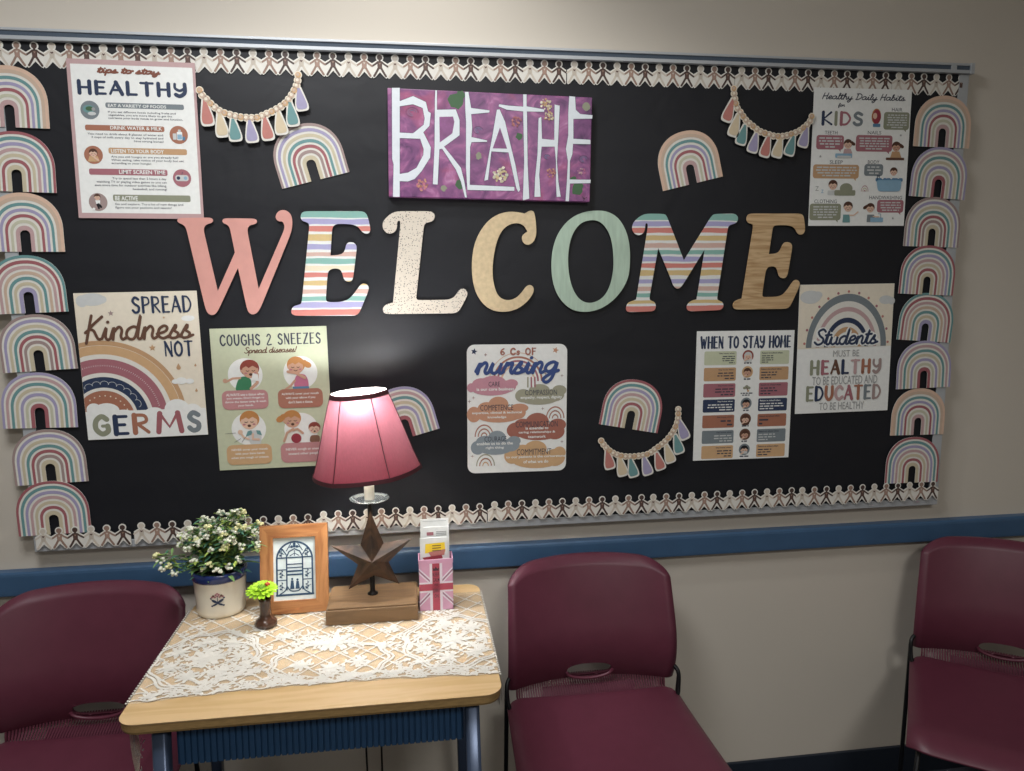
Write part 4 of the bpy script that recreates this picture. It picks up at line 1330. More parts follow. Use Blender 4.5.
for c, ks in (((-0.0880,-0.0720), ('gclay', 'white', 'gclay', 'white', 'gclay')), ((0.1013,-0.0277), ('gclay', 'white', 'gclay', 'white', 'gclay')), ((-0.0846,-0.1512), ('nolive', 'white', 'clay', 'white', 'goch'))):
    b = P.one('small_rainbow')
    for i, k in enumerate(ks):
        arc(b, c, .0250 - i * .0040, .0222 - i * .0040 if k != 'white' else .0205 - i * .0040, Z1, k, ky=1.3)
star(P.one('star'), (-0.1132,0.1521), .0088, Z1, 'navy', rot=.2)
star(P.one('star'), (0.1006,0.1536), .0090, Z1, 'nclay', rot=.3)
star(P.one('star'), (-0.0835,0.1434), .0046, Z1, 'taupe', n=4)
for q in ((0.1185,0.0861), (0.0673,-0.0009), (-0.1261,0.0222), (-0.1157,0.0315), (0.1204,-0.0913), (-0.1195,-0.1239), (0.0743,0.0925)):
    star(P.one('star'), q, .0052, Z1, 'taupe', n=4, q=.25)
P.done()

# ---- when to stay home ----------------------------------------------------------------------
P = Poster('white stay-home poster with two columns of coloured boxes', (1.8307, 0.3384), -.22, d=.0035)
caps(P('heading'), 'WHEN TO STAY HOME', (-0.1295,0.1647), (0.1322,0.1289), Z1, 'navy', .0058, space=.22)
keys = ['gsage', 'ochre', 'mauve', 'navy', 'clay', 'slate', 'goch']
yl = [(140, 214), (228, 300), (314, 388), (400, 470), (486, 556), (570, 642), (654, 726)]
yr = [(132, 208), (218, 296), (304, 382), (388, 466), (472, 550), (558, 634), (640, 716)]
A0, A1 = (-0.1116,0.1433), (0.1088,-0.1608)


def hp(x, y):
    return (A0[0] + (x - 100) / 400 * (A1[0] - A0[0]) - (y - 100) * .0000, A0[1] + (y - 100) / 600 * (A1[1] - A0[1]))


for i in range(7):
    l = (-.1165, hp(0, yl[i][0] + 0)[1]), (-.0250, hp(0, yl[i][1])[1])
    yr0, yr1 = hp(0, yl[i][0])[1], hp(0, yl[i][1])[1]
    r = (.0430, yr0), (.1275, yr1)
    hl = yl[i][1] - yl[i][0]
    for q, al in ((l, 'R'), (r, 'L')):
        P.one('coloured_box').rrect(q[0], q[1], .0040, Z1, keys[i])
        hgt = q[0][1] - q[1][1]
        w = q[1][0] - q[0][0]
        wd = 'Stay home when:' if al == 'R' else 'Return to school when:'
        tw = .045 if al == 'R' else .060
        x0 = q[1][0] - .005 - tw if al == 'R' else q[0][0] + .005
        tk = 'white' if keys[i] == 'navy' else 'ink'
        text(P.one('box_heading'), wd, (x0, q[0][1] - .0085), (x0 + tw, q[0][1] - .0040), Z2, tk, .02)
        n = (4, 3, 3, 3, 2, 3, 3)[i]
        tw = w * (.42, .55, .6, .85, .4, .6, .5)[i]
        x0 = q[1][0] - .005 - tw if al == 'R' else q[0][0] + .005
        squiggle(P.one('small_print'), n, (x0, q[0][1] - .0115), (x0 + tw, q[1][1] + .003), Z2, tk if i != 5 else 'lgrey', seed=i * 2 + (al == 'R'), align=al, fill=.42)
    cy = (yr0 + yr1) / 2 + .003
    c = (.0080, cy + .002)
    b = MB()
    if i != 2:
        b.disc(c[0], c[1], .0160, Z1, ('hairr', 'goch', '', 'slate', 'brown', 'brown', 'slate')[i])
        face(b, (c[0], c[1] - .001), .0102, Z2, 'skin2' if i % 2 else 'skin', ('lgrey', 'hairb', '', 'black', 'hairb', 'hairb', 'black')[i], ('long', 'short', '', 'short', 'long', 'short', 'short')[i], mouth='open')
        if i == 6:
            b.flat(rrect((c[0] - .008, c[1] - .012), (c[0] + .008, c[1] - .005), .002), Z5, 'lgrey')
        b.ribbon([(c[0] - .010, c[1] - .012), (c[0] - .003, c[1] - .008)], .004, Z6, 'skin')
    else:
        for k in range(3):
            b.disc(c[0] - .006 + .006 * k, c[1] + .004 * (1 - abs(k - 1)), .0050, Z1, 'olive', ry=.0038)
        b.ribbon([(c[0], c[1]), (c[0] + .004, c[1] - .010)], .0030, Z1, 'brown')
        b.disc(c[0] + .004, c[1] - .008, .003, Z2, 'goch')
    b.build('round_picture', P.t)
    squiggle(P.one('picture_caption'), 1 if i != 2 else 2, (c[0] - .018, c[1] - .0225), (c[0] + .018, c[1] - .0165 if i != 2 else c[1] - .012), Z1, 'ink', seed=40 + i, align='C', fill=.6)
P.done()

# ---- students --------------------------------------------------------------------------------
P = Poster('white poster with a grey-blue rainbow on a sandy sky, lower right of board', (2.1211, 0.4614), .45, d=.0040)
b = P('sky_panel')
b.flat([(-.1392, .1773), (-.1392, (-0.1224,0.0023)[1]), (.1392, (0.1345,0.0054)[1]), (.1392, .1773)], Z1, 'cream')
cloud(P.one('cloud'), [(-0.1076,0.1440) + (.030, .018), (-0.0869,0.1495) + (.014, .010)], Z2, 'lgrey')
cloud(P.one('cloud'), [(0.1160,0.1333) + (.020, .012), (0.1334,0.1300) + (.010, .010)], Z2, 'lgrey')
b = P('rainbow_picture')
C1 = (0.0038,0.0058)
for ro, ri, k in ((.1195, .1030, 'slate'), (.1030, .0900, 'offwhite'), (.0900, .0800, 'pink'), (.0800, .0660, 'offwhite'), (.0660, .0545, 'navy'), (.0545, .0450, 'offwhite'), (.0450, .0340, 'ochre'), (.0340, .0, 'offwhite')):
    arc(b, C1, ro, ri, Z3, k, ky=1.22)
for i in range(13):
    a = R(4 + i * 14.3)
    b.disc(C1[0] + .1245 * math.cos(a), C1[1] + .1245 * 1.22 * math.sin(a), .0036, Z3, 'mauve' if i % 2 else 'coral', n=10)
b = P('white_glow')
script(b, 'Students', (-0.0987,0.0618), (0.1040,0.0072), Z4, 'white', .0160, k=5, slant=.15)
b = P('heading')
script(b, 'Students', (-0.0933,0.0587), (0.0995,0.0103), Z5, 'navy', .0062, k=6, slant=.15)
text(P.one('body_text'), 'MUST BE', (-0.0342,-0.0031), (0.0439,-0.0213), Z4, 'grey')
text(P.one('body_text'), 'TO BE EDUCATED AND', (-0.0926,-0.0753), (0.1025,-0.0988), Z4, 'grey')
text(P.one('body_text'), 'TO BE HEALTHY', (-0.0690,-0.1486), (0.0662,-0.1700), Z4, 'grey')
caps(P.one('large_word'), 'HEALTHY', (-0.1010,-0.0281), (0.1130,-0.0727), Z4, 'navy', .0092, space=.26, keys=['olive', 'mauve', 'brown', 'navy', 'pink', 'clay', 'taupe'])
caps(P.one('large_word'), 'EDUCATED', (-0.1096,-0.0998), (0.1173,-0.1453), Z4, 'navy', .0088, space=.22, keys=['olive', 'navy', 'clay', 'pink', 'mauve', 'clay', 'slate', 'taupe'])
P.done()


# ---- painted canvas --------------------------------------------------------------------------
def paint_material():
    m, nt, b = newmat('purple_paint')
    L = nt.links
    tc = node(nt, 'ShaderNodeTexCoord')
    n1 = node(nt, 'ShaderNodeTexNoise', Scale=19.0, Detail=7.0, Distortion=1.8)
    L.new(tc.outputs['Object'], n1.inputs['Vector'])
    rp = node(nt, 'ShaderNodeValToRGB')
    e = rp.color_ramp.elements
    e[0].position = .22
    e[0].color = lin('40264a')
    e[1].position = .80
    e[1].color = lin('c9a0bf')
    for p, c in ((.36, '6f4270'), (.50, '84507f'), (.60, '9a5c8b'), (.68, 'ad749f')):
        q = e.new(p)
        q.color = lin(c)
    L.new(n1.outputs['Fac'], rp.inputs['Fac'])
    n2 = node(nt, 'ShaderNodeTexNoise', Scale=9.0, Detail=3.0, Distortion=.6)
    mp = node(nt, 'ShaderNodeMapping', Location=(3.1, 1.7, 0))
    L.new(tc.outputs['Object'], mp.inputs['Vector'])
    L.new(mp.outputs['Vector'], n2.inputs['Vector'])
    r2 = node(nt, 'ShaderNodeValToRGB')
    r2.color_ramp.elements[0].position = .60
    r2.color_ramp.elements[0].color = (0, 0, 0, 1)
    r2.color_ramp.elements[1].position = .70
    r2.color_ramp.elements[1].color = (.45, .45, .45, 1)
    L.new(n2.outputs['Fac'], r2.inputs['Fac'])
    mx = node(nt, 'ShaderNodeMix', data_type='RGBA')
    mx.inputs['B'].default_value = lin('b0506a')
    L.new(r2.outputs['Color'], mx.inputs['Factor'])
    L.new(rp.outputs['Color'], mx.inputs['A'])
    L.new(mx.outputs['Result'], b.inputs['Base Color'])
    b.inputs['Roughness'].default_value = .35
    bp = node(nt, 'ShaderNodeBump', Strength=.3, Distance=.002)
    L.new(n1.outputs['Fac'], bp.inputs['Height'])
    L.new(bp.outputs['Normal'], b.inputs['Normal'])
    return m


t = thing('painted_canvas', 'purple painted canvas with uneven white capital letters and small flowers', 'painting', on_board(1.1406, .9822, .001), flat_rot(-1.0))
CW, CH, CZ = .503, .2535, .022
mb = MB()
mb.box((-CW / 2, -CH / 2, 0), (CW / 2, CH / 2, CZ), paint_material(), bev=.0015)
mb.build('canvas', t)
WZ = CZ + .0004
rnd = random.Random(5)


def blotch(b, c, r, key, z, n=11, kx=1.0):
    b.flat([(c[0] + r * kx * rnd.uniform(.65, 1.1) * math.cos(2 * PI * i / n), c[1] + r * rnd.uniform(.65, 1.1) * math.sin(2 * PI * i / n)) for i in range(n)], z, key)


def flower(c, r, keys, n=26):
    b = MB()
    r *= 1.2
    for i in range(n):
        a = rnd.uniform(0, 2 * PI)
        q = r * math.sqrt(rnd.random())
        blotch(b, (c[0] + q * math.cos(a), c[1] + q * math.sin(a)), r * rnd.uniform(.12, .28), rnd.choice(keys), WZ + .0008 + .00012 * (i % 6), n=8)
    b.build('painted_flower', t)


for c, r, k in (((-0.0880,0.1030), .020, 'forest'), ((-0.0756,0.1174), .012, 'forest'), ((-0.0776,-0.0926), .013, 'forest'), ((-0.0313,-0.0237), .009, 'olive'), ((0.0692,0.0268), .010, 'forest'), ((0.2192,-0.0945), .018, 'forest'), ((0.2078,-0.0738), .010, 'forest'), ((0.2365,0.1048), .011, 'olive'), ((-0.1175,-0.1040), .008, 'olive')):
    b = MB()
    lfz = globals().get('lfz', WZ) + .00003
    blotch(b, c, r, k, lfz - .0003, kx=1.0)
    b.build('painted_leaf', t)
LETW = 'letters_white'
INK[LETW] = 'd8e2ea'
for lt, polys in (
        ('B', [[(-0.2410,0.1269),(-0.2224,0.1278),(-0.2251,-0.1273),(-0.2416,-0.1278),(-0.2390,-0.0508),(-0.2422,-0.0389)], [(-0.2227,0.0971),(-0.1908,0.1103),(-0.1602,0.0978),(-0.1550,0.0762),(-0.1485,0.0725),(-0.1519,0.0425),(-0.1668,0.0271),(-0.1488,-0.0075),(-0.1506,-0.0318),(-0.1716,-0.0648),(-0.1883,-0.0836),(-0.2049,-0.0902),(-0.2247,-0.0899),(-0.2245,-0.0729),(-0.2047,-0.0691),(-0.1839,-0.0571),(-0.1672,-0.0263),(-0.1663,-0.0121),(-0.1744,0.0116),(-0.2236,0.0114),(-0.2235,0.0242),(-0.1915,0.0238),(-0.1659,0.0448),(-0.1633,0.0600),(-0.1681,0.0836),(-0.1910,0.0914),(-0.2228,0.0853)]]),
        ('R', [[(-0.1375,0.1261),(-0.1334,0.1263),(-0.1336,0.0811),(-0.0881,0.0838),(-0.0789,0.0594),(-0.0789,0.0232),(-0.1164,-0.0047),(-0.0755,-0.0537),(-0.0670,-0.0861),(-0.0606,-0.1246),(-0.0653,-0.1247),(-0.0755,-0.0864),(-0.0881,-0.0581),(-0.1215,-0.0098),(-0.1281,-0.0116),(-0.1326,-0.0954),(-0.1443,-0.0949),(-0.1397,-0.0032),(-0.1384,0.1047)], ]),
        ('E', [[(-0.0656,0.1254),(-0.0573,0.1258),(-0.0506,0.0886),(-0.0053,0.0849),(-0.0061,0.0800),(-0.0505,0.0742),(-0.0480,0.0446),(-0.0496,0.0203),(-0.0108,0.0136),(-0.0116,0.0104),(-0.0495,0.0082),(-0.0529,-0.0041),(-0.0535,-0.0939),(0.0579,-0.0957),(0.0580,-0.1052),(-0.0594,-0.1064),(-0.0629,-0.0533),(-0.0630,0.0560),(-0.0648,0.0840)]]),
        ('A', [[(0.0126,0.0873),(0.0194,0.0883),(0.0331,0.0599),(0.0464,0.0076),(0.0597,-0.0411),(0.0724,-0.1027),(0.0681,-0.1079),(0.0629,-0.0989),(0.0423,-0.0130),(-0.0003,-0.0120),(-0.0083,-0.0803),(-0.0177,-0.0830),(-0.0045,-0.0105),(0.0037,0.0344)]]),
        ('T', [[(0.0774,0.1262),(0.0859,0.1266),(0.0863,0.0984),(0.1308,0.0930),(0.1300,0.0873),(0.0873,0.0863),(0.0906,-0.0401),(0.0960,-0.1229),(0.0796,-0.1284),(0.0819,-0.0322),(0.0779,0.0860),(0.0371,0.0883),(0.0168,0.0955),(0.0184,0.1004),(0.0412,0.0981),(0.0778,0.0973)]]),
        ('H', [[(0.1166,0.0713),(0.1234,0.0749),(0.1259,0.0227),(0.1570,0.0206),(0.1564,0.1055),(0.1693,0.1036),(0.1672,0.0325),(0.1649,-0.0294),(0.1693,-0.0792),(0.1761,-0.1166),(0.1656,-0.1169),(0.1632,-0.0793),(0.1623,-0.0295),(0.1582,0.0050),(0.1253,0.0038),(0.1203,-0.0640),(0.1246,-0.1180),(0.1090,-0.1184),(0.1100,-0.0726),(0.1152,-0.0146)]]),
        ('E', [[(0.1930,0.1273),(0.2078,0.1264),(0.2102,0.0955),(0.2217,0.0858),(0.2532,0.0842),(0.2525,0.0760),(0.2046,0.0733),(0.2056,0.0257),(0.2494,0.0248),(0.2497,0.0141),(0.2050,0.0133),(0.2038,-0.0116),(0.1980,-0.0283),(0.1981,-0.0733),(0.2527,-0.0725),(0.2520,-0.0809),(0.1992,-0.0833),(0.1974,-0.1270),(0.1886,-0.1272),(0.1912,-0.0785),(0.1928,-0.0285),(0.1870,0.0003),(0.1924,0.0334),(0.1913,0.0866)]])):
    b = MB()
    for pl in polys:
        a = sum(pl[i][0] * pl[(i + 1) % len(pl)][1] - pl[(i + 1) % len(pl)][0] * pl[i][1] for i in range(len(pl)))
        pl = pl if a > 0 else pl[::-1]
        b.ribbon(pl + [pl[0]], .0016, WZ + .0001, 'navy', cap=False)
        b.flat(pl, WZ + .0003, LETW)
    if lt == 'R':
        b.flat([(-0.1279,0.0646), (-0.1272,0.0045), (-0.0964,0.0274), (-0.0914,0.0549), (-0.0947,0.0668)], WZ + .0005, mat('purple_dab', '84507f', .4, var=.2, scale=60))
    if lt == 'A':
        b.flat([(0.0205,0.0456), (0.0031,-0.0046), (0.0388,-0.0041)], WZ + .0005, mat('purple_dab', '84507f', .4, var=.2, scale=60))
    b.build('painted_letter', t)
flower((-0.1676,-0.0972), .0125, ['coral', 'nclay', 'hotpink', 'clay'])
flower((0.1349,0.1045), .0115, ['gold', 'cream', 'sand', 'ochre'], 34)
flower((0.1422,0.0785), .0105, ['gold', 'cream', 'sand', 'ochre'], 30)
flower((0.0214,-0.0670), .0155, ['gold', 'cream', 'sand', 'sage'], 40)
flower((0.0607,0.0610), .0105, ['coral', 'mauve', 'red'])
flower((0.1506,-0.0589), .0095, ['coral', 'nclay', 'red'])
flower((0.2284,-0.0523), .0080, ['hotpink', 'npink', 'pink'], 14)
for c, r in (((-0.1932,0.0727), .0150), ((-0.0328,0.0371), .0120), ((0.1391,-0.0200), .0080), ((0.2330,-0.0230), .0120)):
    b = MB()
    for k in range(3):
        b.ribbon([(c[0] + r * (1 - .3 * k) * math.cos(i * .35), c[1] + r * .75 * (1 - .3 * k) * math.sin(i * .35)) for i in range(15)], .0007, WZ + .0002, 'skyd' if k else 'navy', cap=False)
    b.build('painted_swirl', t)
b = MB()
b.ribbon([(0.2316,-0.1151), (0.2379,-0.1192), (0.2354,-0.1243)], .0012, WZ + .0004, 'black')
b.ribbon([(0.2335,-0.1201), (0.2431,-0.1165)], .0012, WZ + .0004, 'black')
b.build('signature', t)

# ================================================================== the desk
M_MAPLE = grain_material('maple_laminate', 'd2b385', 'c6a573', (3, 26, 3), .42)
M_EDGE = mat('desk_edge', '8f7449', .55, var=.18, scale=60, stretch=(1, 1, 6))
M_DBLUE = mat('desk_blue_metal', '28496c', .42, var=.05, scale=20)
M_LEG = mat('desk_leg_metal', '46536a', .3, var=.06, scale=20, metal=.4)
DX0, DX1, DY0, DY1, DZ = .4045, 1.0850, -.6477, -.1380, .762

desk = thing('school_desk', 'light maple school desk with a dark blue ribbed book box, between the burgundy chairs', 'desk', ((DX0 + DX1) / 2, (DY0 + DY1) / 2, 0))
OFF = Vector(((DX0 + DX1) / 2, (DY0 + DY1) / 2, 0))


def local(o):
    """re-base a mesh built in room coordinates onto its thing's origin"""
    o.data.transform(Matrix.Translation(-o.parent.location))
    return o


mb = MB()
rr = rrect((DX0, DY0), (DX1, DY1), .034, 8)
mb.flat(rr, DZ, M_MAPLE)
n = len(rr)
e0 = [(x, y, DZ) for x, y in rr]
cx, cy = OFF.x, OFF.y


def inset(d, z):
    return [(x - math.copysign(d, x - cx), y - math.copysign(d, y - cy), z) for x, y in rr]


ring = [e0, inset(-.0015, DZ - .003), inset(-.0015, DZ - .016), inset(.003, DZ - .0205)]
for a, b in zip(ring, ring[1:]):
    mb.add(a + b, [[i, n + i, n + (i + 1) % n, (i + 1) % n] for i in range(n)], M_EDGE if a is not e0 else M_MAPLE)
mb.add(ring[-1], [list(range(n))[::-1]], M_EDGE)
local(mb.build('desk_top', desk))
mb = MB()      # book box: ribbed front, sides, floor
x0, x1, zt, zb, yf = .494, 1.010, .7410, .650, -.600
k = 46
pts = []
for i in range(k + 1):
    x = x0 + (x1 - x0) * i / k
    for dx, dy in ((-.0018, 0), (-.0006, .0045), (.0006, .0045), (.0018, 0)):
        pts.append((x + dx, yf + dy))
vs = [(x, y, zt) for x, y in pts] + [(x, y - .004, zb) for x, y in pts]
m = len(pts)
mb.add(vs, [[i, m + i, m + i + 1, i + 1] for i in range(m - 1)], M_DBLUE)
mb.box((x0 - .002, yf + .006, zb - .002), (x1 + .002, -.19, zb + .001), M_DBLUE)
mb.box((x0 - .003, yf + .002, zb), (x0, -.19, zt), M_DBLUE)
mb.box((x1, yf + .002, zb), (x1 + .003, -.19, zt), M_DBLUE)
mb.box((x0, yf + .0065, zb), (x1, yf + .009, zt), M_DBLUE)
local(mb.build('book_box', desk))
for x, y, w in ((.471, -.612, 1), (1.0285, -.612, 1), (.440, -.185, .9), (1.028, -.185, .9)):
    mb = MB()
    s = .0135 * w
    sg = 1 if x > .7 else -1
    poly = rrect((x - s, y - .016), (x + s, y + .016), .007, 4)
    vs = [(px, py, .7415) for px, py in poly] + [(px + sg * .012, py - .03 * (1 if y < -.4 else -1), .0) for px, py in poly]
    q = len(poly)
    mb.add(vs, [[i, q + i, q + (i + 1) % q, (i + 1) % q] for i in range(q)] + [list(range(q)), list(range(q, 2 * q))[::-1]], M_LEG, True)
    local(mb.build('leg', desk))

# ------------------------------------------------------------------ lace table cover
def net_material(name, alpha, col):
    m, nt, b = newmat(name)
    L = nt.links
    out = nt.nodes['Material Output']
    tr = node(nt, 'ShaderNodeBsdfTransparent')
    mx = node(nt, 'ShaderNodeMixShader')
    tc = node(nt, 'ShaderNodeTexCoord')
    nz = node(nt, 'ShaderNodeTexNoise', Scale=900.0, Detail=1.0)
    L.new(tc.outputs['Object'], nz.inputs['Vector'])
    mr = node(nt, 'ShaderNodeMapRange')
    mr.inputs['From Min'].default_value = .35
    mr.inputs['From Max'].default_value = .65
    mr.inputs['To Min'].default_value = alpha * .45
    mr.inputs['To Max'].default_value = min(1, alpha * 1.55)
    L.new(nz.outputs['Fac'], mr.inputs['Value'])
    L.new(mr.outputs[0], mx.inputs['Fac'])
    b.inputs['Base Color'].default_value = lin(col)
    b.inputs['Roughness'].default_value = .9
    L.new(tr.outputs[0], mx.inputs[1])
    L.new(b.outputs[0], mx.inputs[2])
    L.new(mx.outputs[0], out.inputs['Surface'])
    return m


M_NET = net_material('lace_net', .26, 'efe6d3')
M_LACE = mat('lace_thread', 'e4e1d8', .9, var=.06, scale=500, bump=.6, bscale=900)
M_LACED = net_material('lace_hanging', .75, 'ece2cc')
cloth = thing('lace_runner', 'cream floral lace runner spread over the desk top and hanging at both ends', 'lace cloth', (OFF.x, OFF.y, DZ))
CZ0 = DZ + .0012
rnd = random.Random(11)
CXL, CXR, CYB = DX0 - .003, DX1 + .003, -.190


def front_y(x):
    t = (x - DX0) / (DX1 - DX0)
    base = -.578 + .017 * math.sin(PI * t)
    return base - .0055 * abs(math.sin(PI * t * 7 + .35))


mb = MB()
NX, NY = 64, 10
g = [[(CXL + (CXR - CXL) * i / NX, CYB + (front_y(CXL + (CXR - CXL) * i / NX) - CYB) * j / NY, CZ0) for j in range(NY + 1)] for i in range(NX + 1)]
mb.add([p for r_ in g for p in r_], [[i * (NY + 1) + j, i * (NY + 1) + j + 1, (i + 1) * (NY + 1) + j + 1, (i + 1) * (NY + 1) + j] for i in range(NX) for j in range(NY)], M_NET)
local(mb.build('net', cloth))
# hanging ends, longest at the front corners
def drop(sx, t):
    if sx < 0:
        return .042 + .085 * math.exp(-(t / .07) ** 2) + .052 * math.exp(-(t / .36) ** 2) + .005 * math.sin(t * 40)
    return .038 + .034 * math.exp(-(t / .10) ** 2) + .005 * math.sin(t * 40)


for sx, x in ((-1, CXL), (1, CXR)):
    mb = MB()
    ny, nz = 26, 8
    vs = []
    for i in range(ny + 1):
        t = i / ny
        y = front_y(x) + (CYB - front_y(x)) * t
        if sx < 0:
            dr = drop(sx, t)
        else:
            dr = drop(sx, t)
        for j in range(nz + 1):
            q = j / nz
            vs.append((x + sx * (.002 + .002 * math.sin(t * 30)) * min(1, q * 4) + (0.010 * q if sx < 0 and t < .1 else 0), y + .004 * math.sin(q * 9 + t * 12) * q, CZ0 - dr * q))
    mb.add(vs, [[i * (nz + 1) + j, i * (nz + 1) + j + 1, (i + 1) * (nz + 1) + j + 1, (i + 1) * (nz + 1) + j] for i in range(ny) for j in range(nz)], M_LACED, True)
    for i in range(300):     # worked motifs on the hanging lace
        t = rnd.random() ** 1.6
        q = rnd.uniform(.05, .97)
        y = front_y(x) + (CYB - front_y(x)) * t
        zc_ = CZ0 - drop(sx, t) * q
        a, s1, s2 = rnd.uniform(0, PI), rnd.uniform(.0035, .0075), rnd.uniform(.0014, .0024)
        xx = x + sx * .004 + (0.010 * q if sx < 0 and t < .1 else 0) - sx * rnd.uniform(.0060, .0085)
        mb.add([(xx, y + s1 * math.cos(e) * math.cos(a) - s2 * math.sin(e) * math.sin(a), zc_ + s1 * math.cos(e) * math.sin(a) + s2 * math.sin(e) * math.cos(a)) for e in [2 * PI * j / 8 for j in range(8)]], [list(range(8))], M_LACE)
    local(mb.build('hanging_end', cloth))


def cord(pts, w, z):
    P = catmull(pts, 12) if len(pts) > 2 else [Vector(p) for p in pts]
    P = [p for p in P if CXL + .002 < p.x < CXR - .002 and front_y(p.x) + .001 < p.y < CYB]
    o, acc = [], 0
    for a, b in zip(P, P[1:]):      # knotted cord: a chain of small stitches
        d = (b - a)
        if d.length > .05:
            continue
        m = max(1, int(d.length / .0042))
        for i in range(m):
            p = a + d * (i + .5) / m
            LM.flat(ell(p.x, p.y, .0030, w * rnd.uniform(.42, .62), 8, math.atan2(d.y, d.x)), z + rnd.uniform(0, .0005), M_LACE)


def petals(c, r, n, w, z, a0=0.0):
    for i in range(n):
        a = a0 + 2 * PI * i / n + rnd.uniform(-.12, .12)
        p = (c[0] + r * .55 * math.cos(a), c[1] + r * .55 * math.sin(a))
        if CXL + .01 < p[0] < CXR - .01 and front_y(p[0]) + .004 < p[1] < CYB - .004:
            LM.flat(ell(p[0], p[1], r * .5, w, 10, a), z + rnd.uniform(0, .0008), M_LACE)


def rosette(c, r, z=CZ0 + .0006):
    petals(c, r, 8, r * .17, z)
    petals(c, r * .55, 6, r * .14, z + .0009, .3)
    LM.disc(c[0], c[1], r * .16, z + .0020, M_LACE, n=10)


def spray(c, r, n, z=CZ0 + .0006):
    """a loose cluster of leaves and buds"""
    for i in range(n):
        a = rnd.uniform(0, 2 * PI)
        q = r * math.sqrt(rnd.random())
        p = (c[0] + q * math.cos(a), c[1] + q * .85 * math.sin(a))
        if CXL + .008 < p[0] < CXR - .008 and front_y(p[0]) + .004 < p[1] < CYB - .004:
            s = rnd.uniform(.0040, .0085)
            LM.flat(ell(p[0], p[1], s, s * rnd.uniform(.3, .5), 8, rnd.uniform(0, PI)), z + rnd.uniform(0, .0012), M_LACE)


LM = MB()
zc = CZ0 + .0005
# trellis in the middle
for k in range(-9, 16):
    a = (.50 + k * .055, -.18)
    cord([a, (a[0] + .20, -.38), (a[0] + .40, -.58)], .0042, zc)
    cord([(a[0] + .1, -.18), (a[0] - .10, -.38), (a[0] - .30, -.58)], .0042, zc)
local(LM.build('trellis_cords', cloth))
LM = MB()
for cxm, cym, rx, ry in ((1.005, -.43, .105, .115), (.500, -.43, .105, .115), (.755, -.480, .120, .080)):
    for f in (1.0, .93):
        cord([(cxm + rx * f * (1 + .045 * math.cos(9 * t)) * math.cos(t), cym + ry * f * (1 + .045 * math.cos(9 * t)) * math.sin(t)) for t in [2 * PI * i / 48 for i in range(49)]], .0052, zc + .0004)
for off in (.006, .030):
    cord([(CXL + .004 + (CXR - CXL - .008) * i / 80, front_y(CXL + (CXR - CXL) * i / 80) + off + .003 * math.sin(i * 1.1)) for i in range(81)], .0034, zc + .0004)
local(LM.build('border_cords', cloth))
LM = MB()
for c in ((1.005, -.43), (.500, -.43)):
    rosette(c, .040)
    for i in range(7):
        a = 2 * PI * i / 7
        rosette((c[0] + .068 * math.cos(a), c[1] + .072 * math.sin(a)), .024)
    spray(c, .095, 230)
for c, r in (((.755, -.400), .040), ((.755, -.510), .026), ((.70, -.49), .022), ((.81, -.49), .022), ((.645, -.360), .020), ((.87, -.360), .018), ((.665, -.43), .018), ((.86, -.43), .018)):
    rosette(c, r)
    spray(c, r * 1.15, int(9000 * r * r) + 14)
for i in range(15):
    x = CXL + .03 + i * (CXR - CXL - .06) / 14
    rosette((x, front_y(x) + .018), .015)
    spray((x + .02, front_y(x + .02) + .020), .022, 15)
for i in range(64):
    spray((rnd.uniform(DX0 + .02, DX1 - .02), rnd.uniform(-.54, -.20)), .026, 17)
local(LM.build('flower_motifs', cloth))
for sx, x in ((-1, CXL), (1, CXR)):
    LM = MB()
    for i in range(46):
        t = i / 45
        y = front_y(x) + (CYB - front_y(x)) * t
        LM.ball((x, y, CZ0 + .0006), .0015, M_LACE, seg=6, rings=4, sc=(1.3, 1.6, .5))
    local(LM.build('edge_stitching', cloth))

TZ = CZ0 + .0008      # what stands on the lace

# ------------------------------------------------------------------ table lamp
M_BLOCK = grain_material('lamp_base_wood', '86694a', '745a3e', (5, 30, 30), .5)
M_IRON = mat('dark_iron', '221e1c', .5, var=.15, scale=80, metal=.5)
M_STAR = grain_material('rusty_star', '573f2e', '2a201a', (10, 26, 10), .48)
M_GLASS, nt_, b_ = newmat('clear_disc')
b_.inputs['Base Color'].default_value = lin('dfe8ea')
b_.inputs['Transmission Weight'].default_value = .95
b_.inputs['Roughness'].default_value = .08
M_SOCK = mat('candle_sleeve', 'efe9da', .6)
M_BIND = mat('shade_binding', '3f0f19', .8)
M_SEAM = mat('shade_piping', '4a121e', .8)


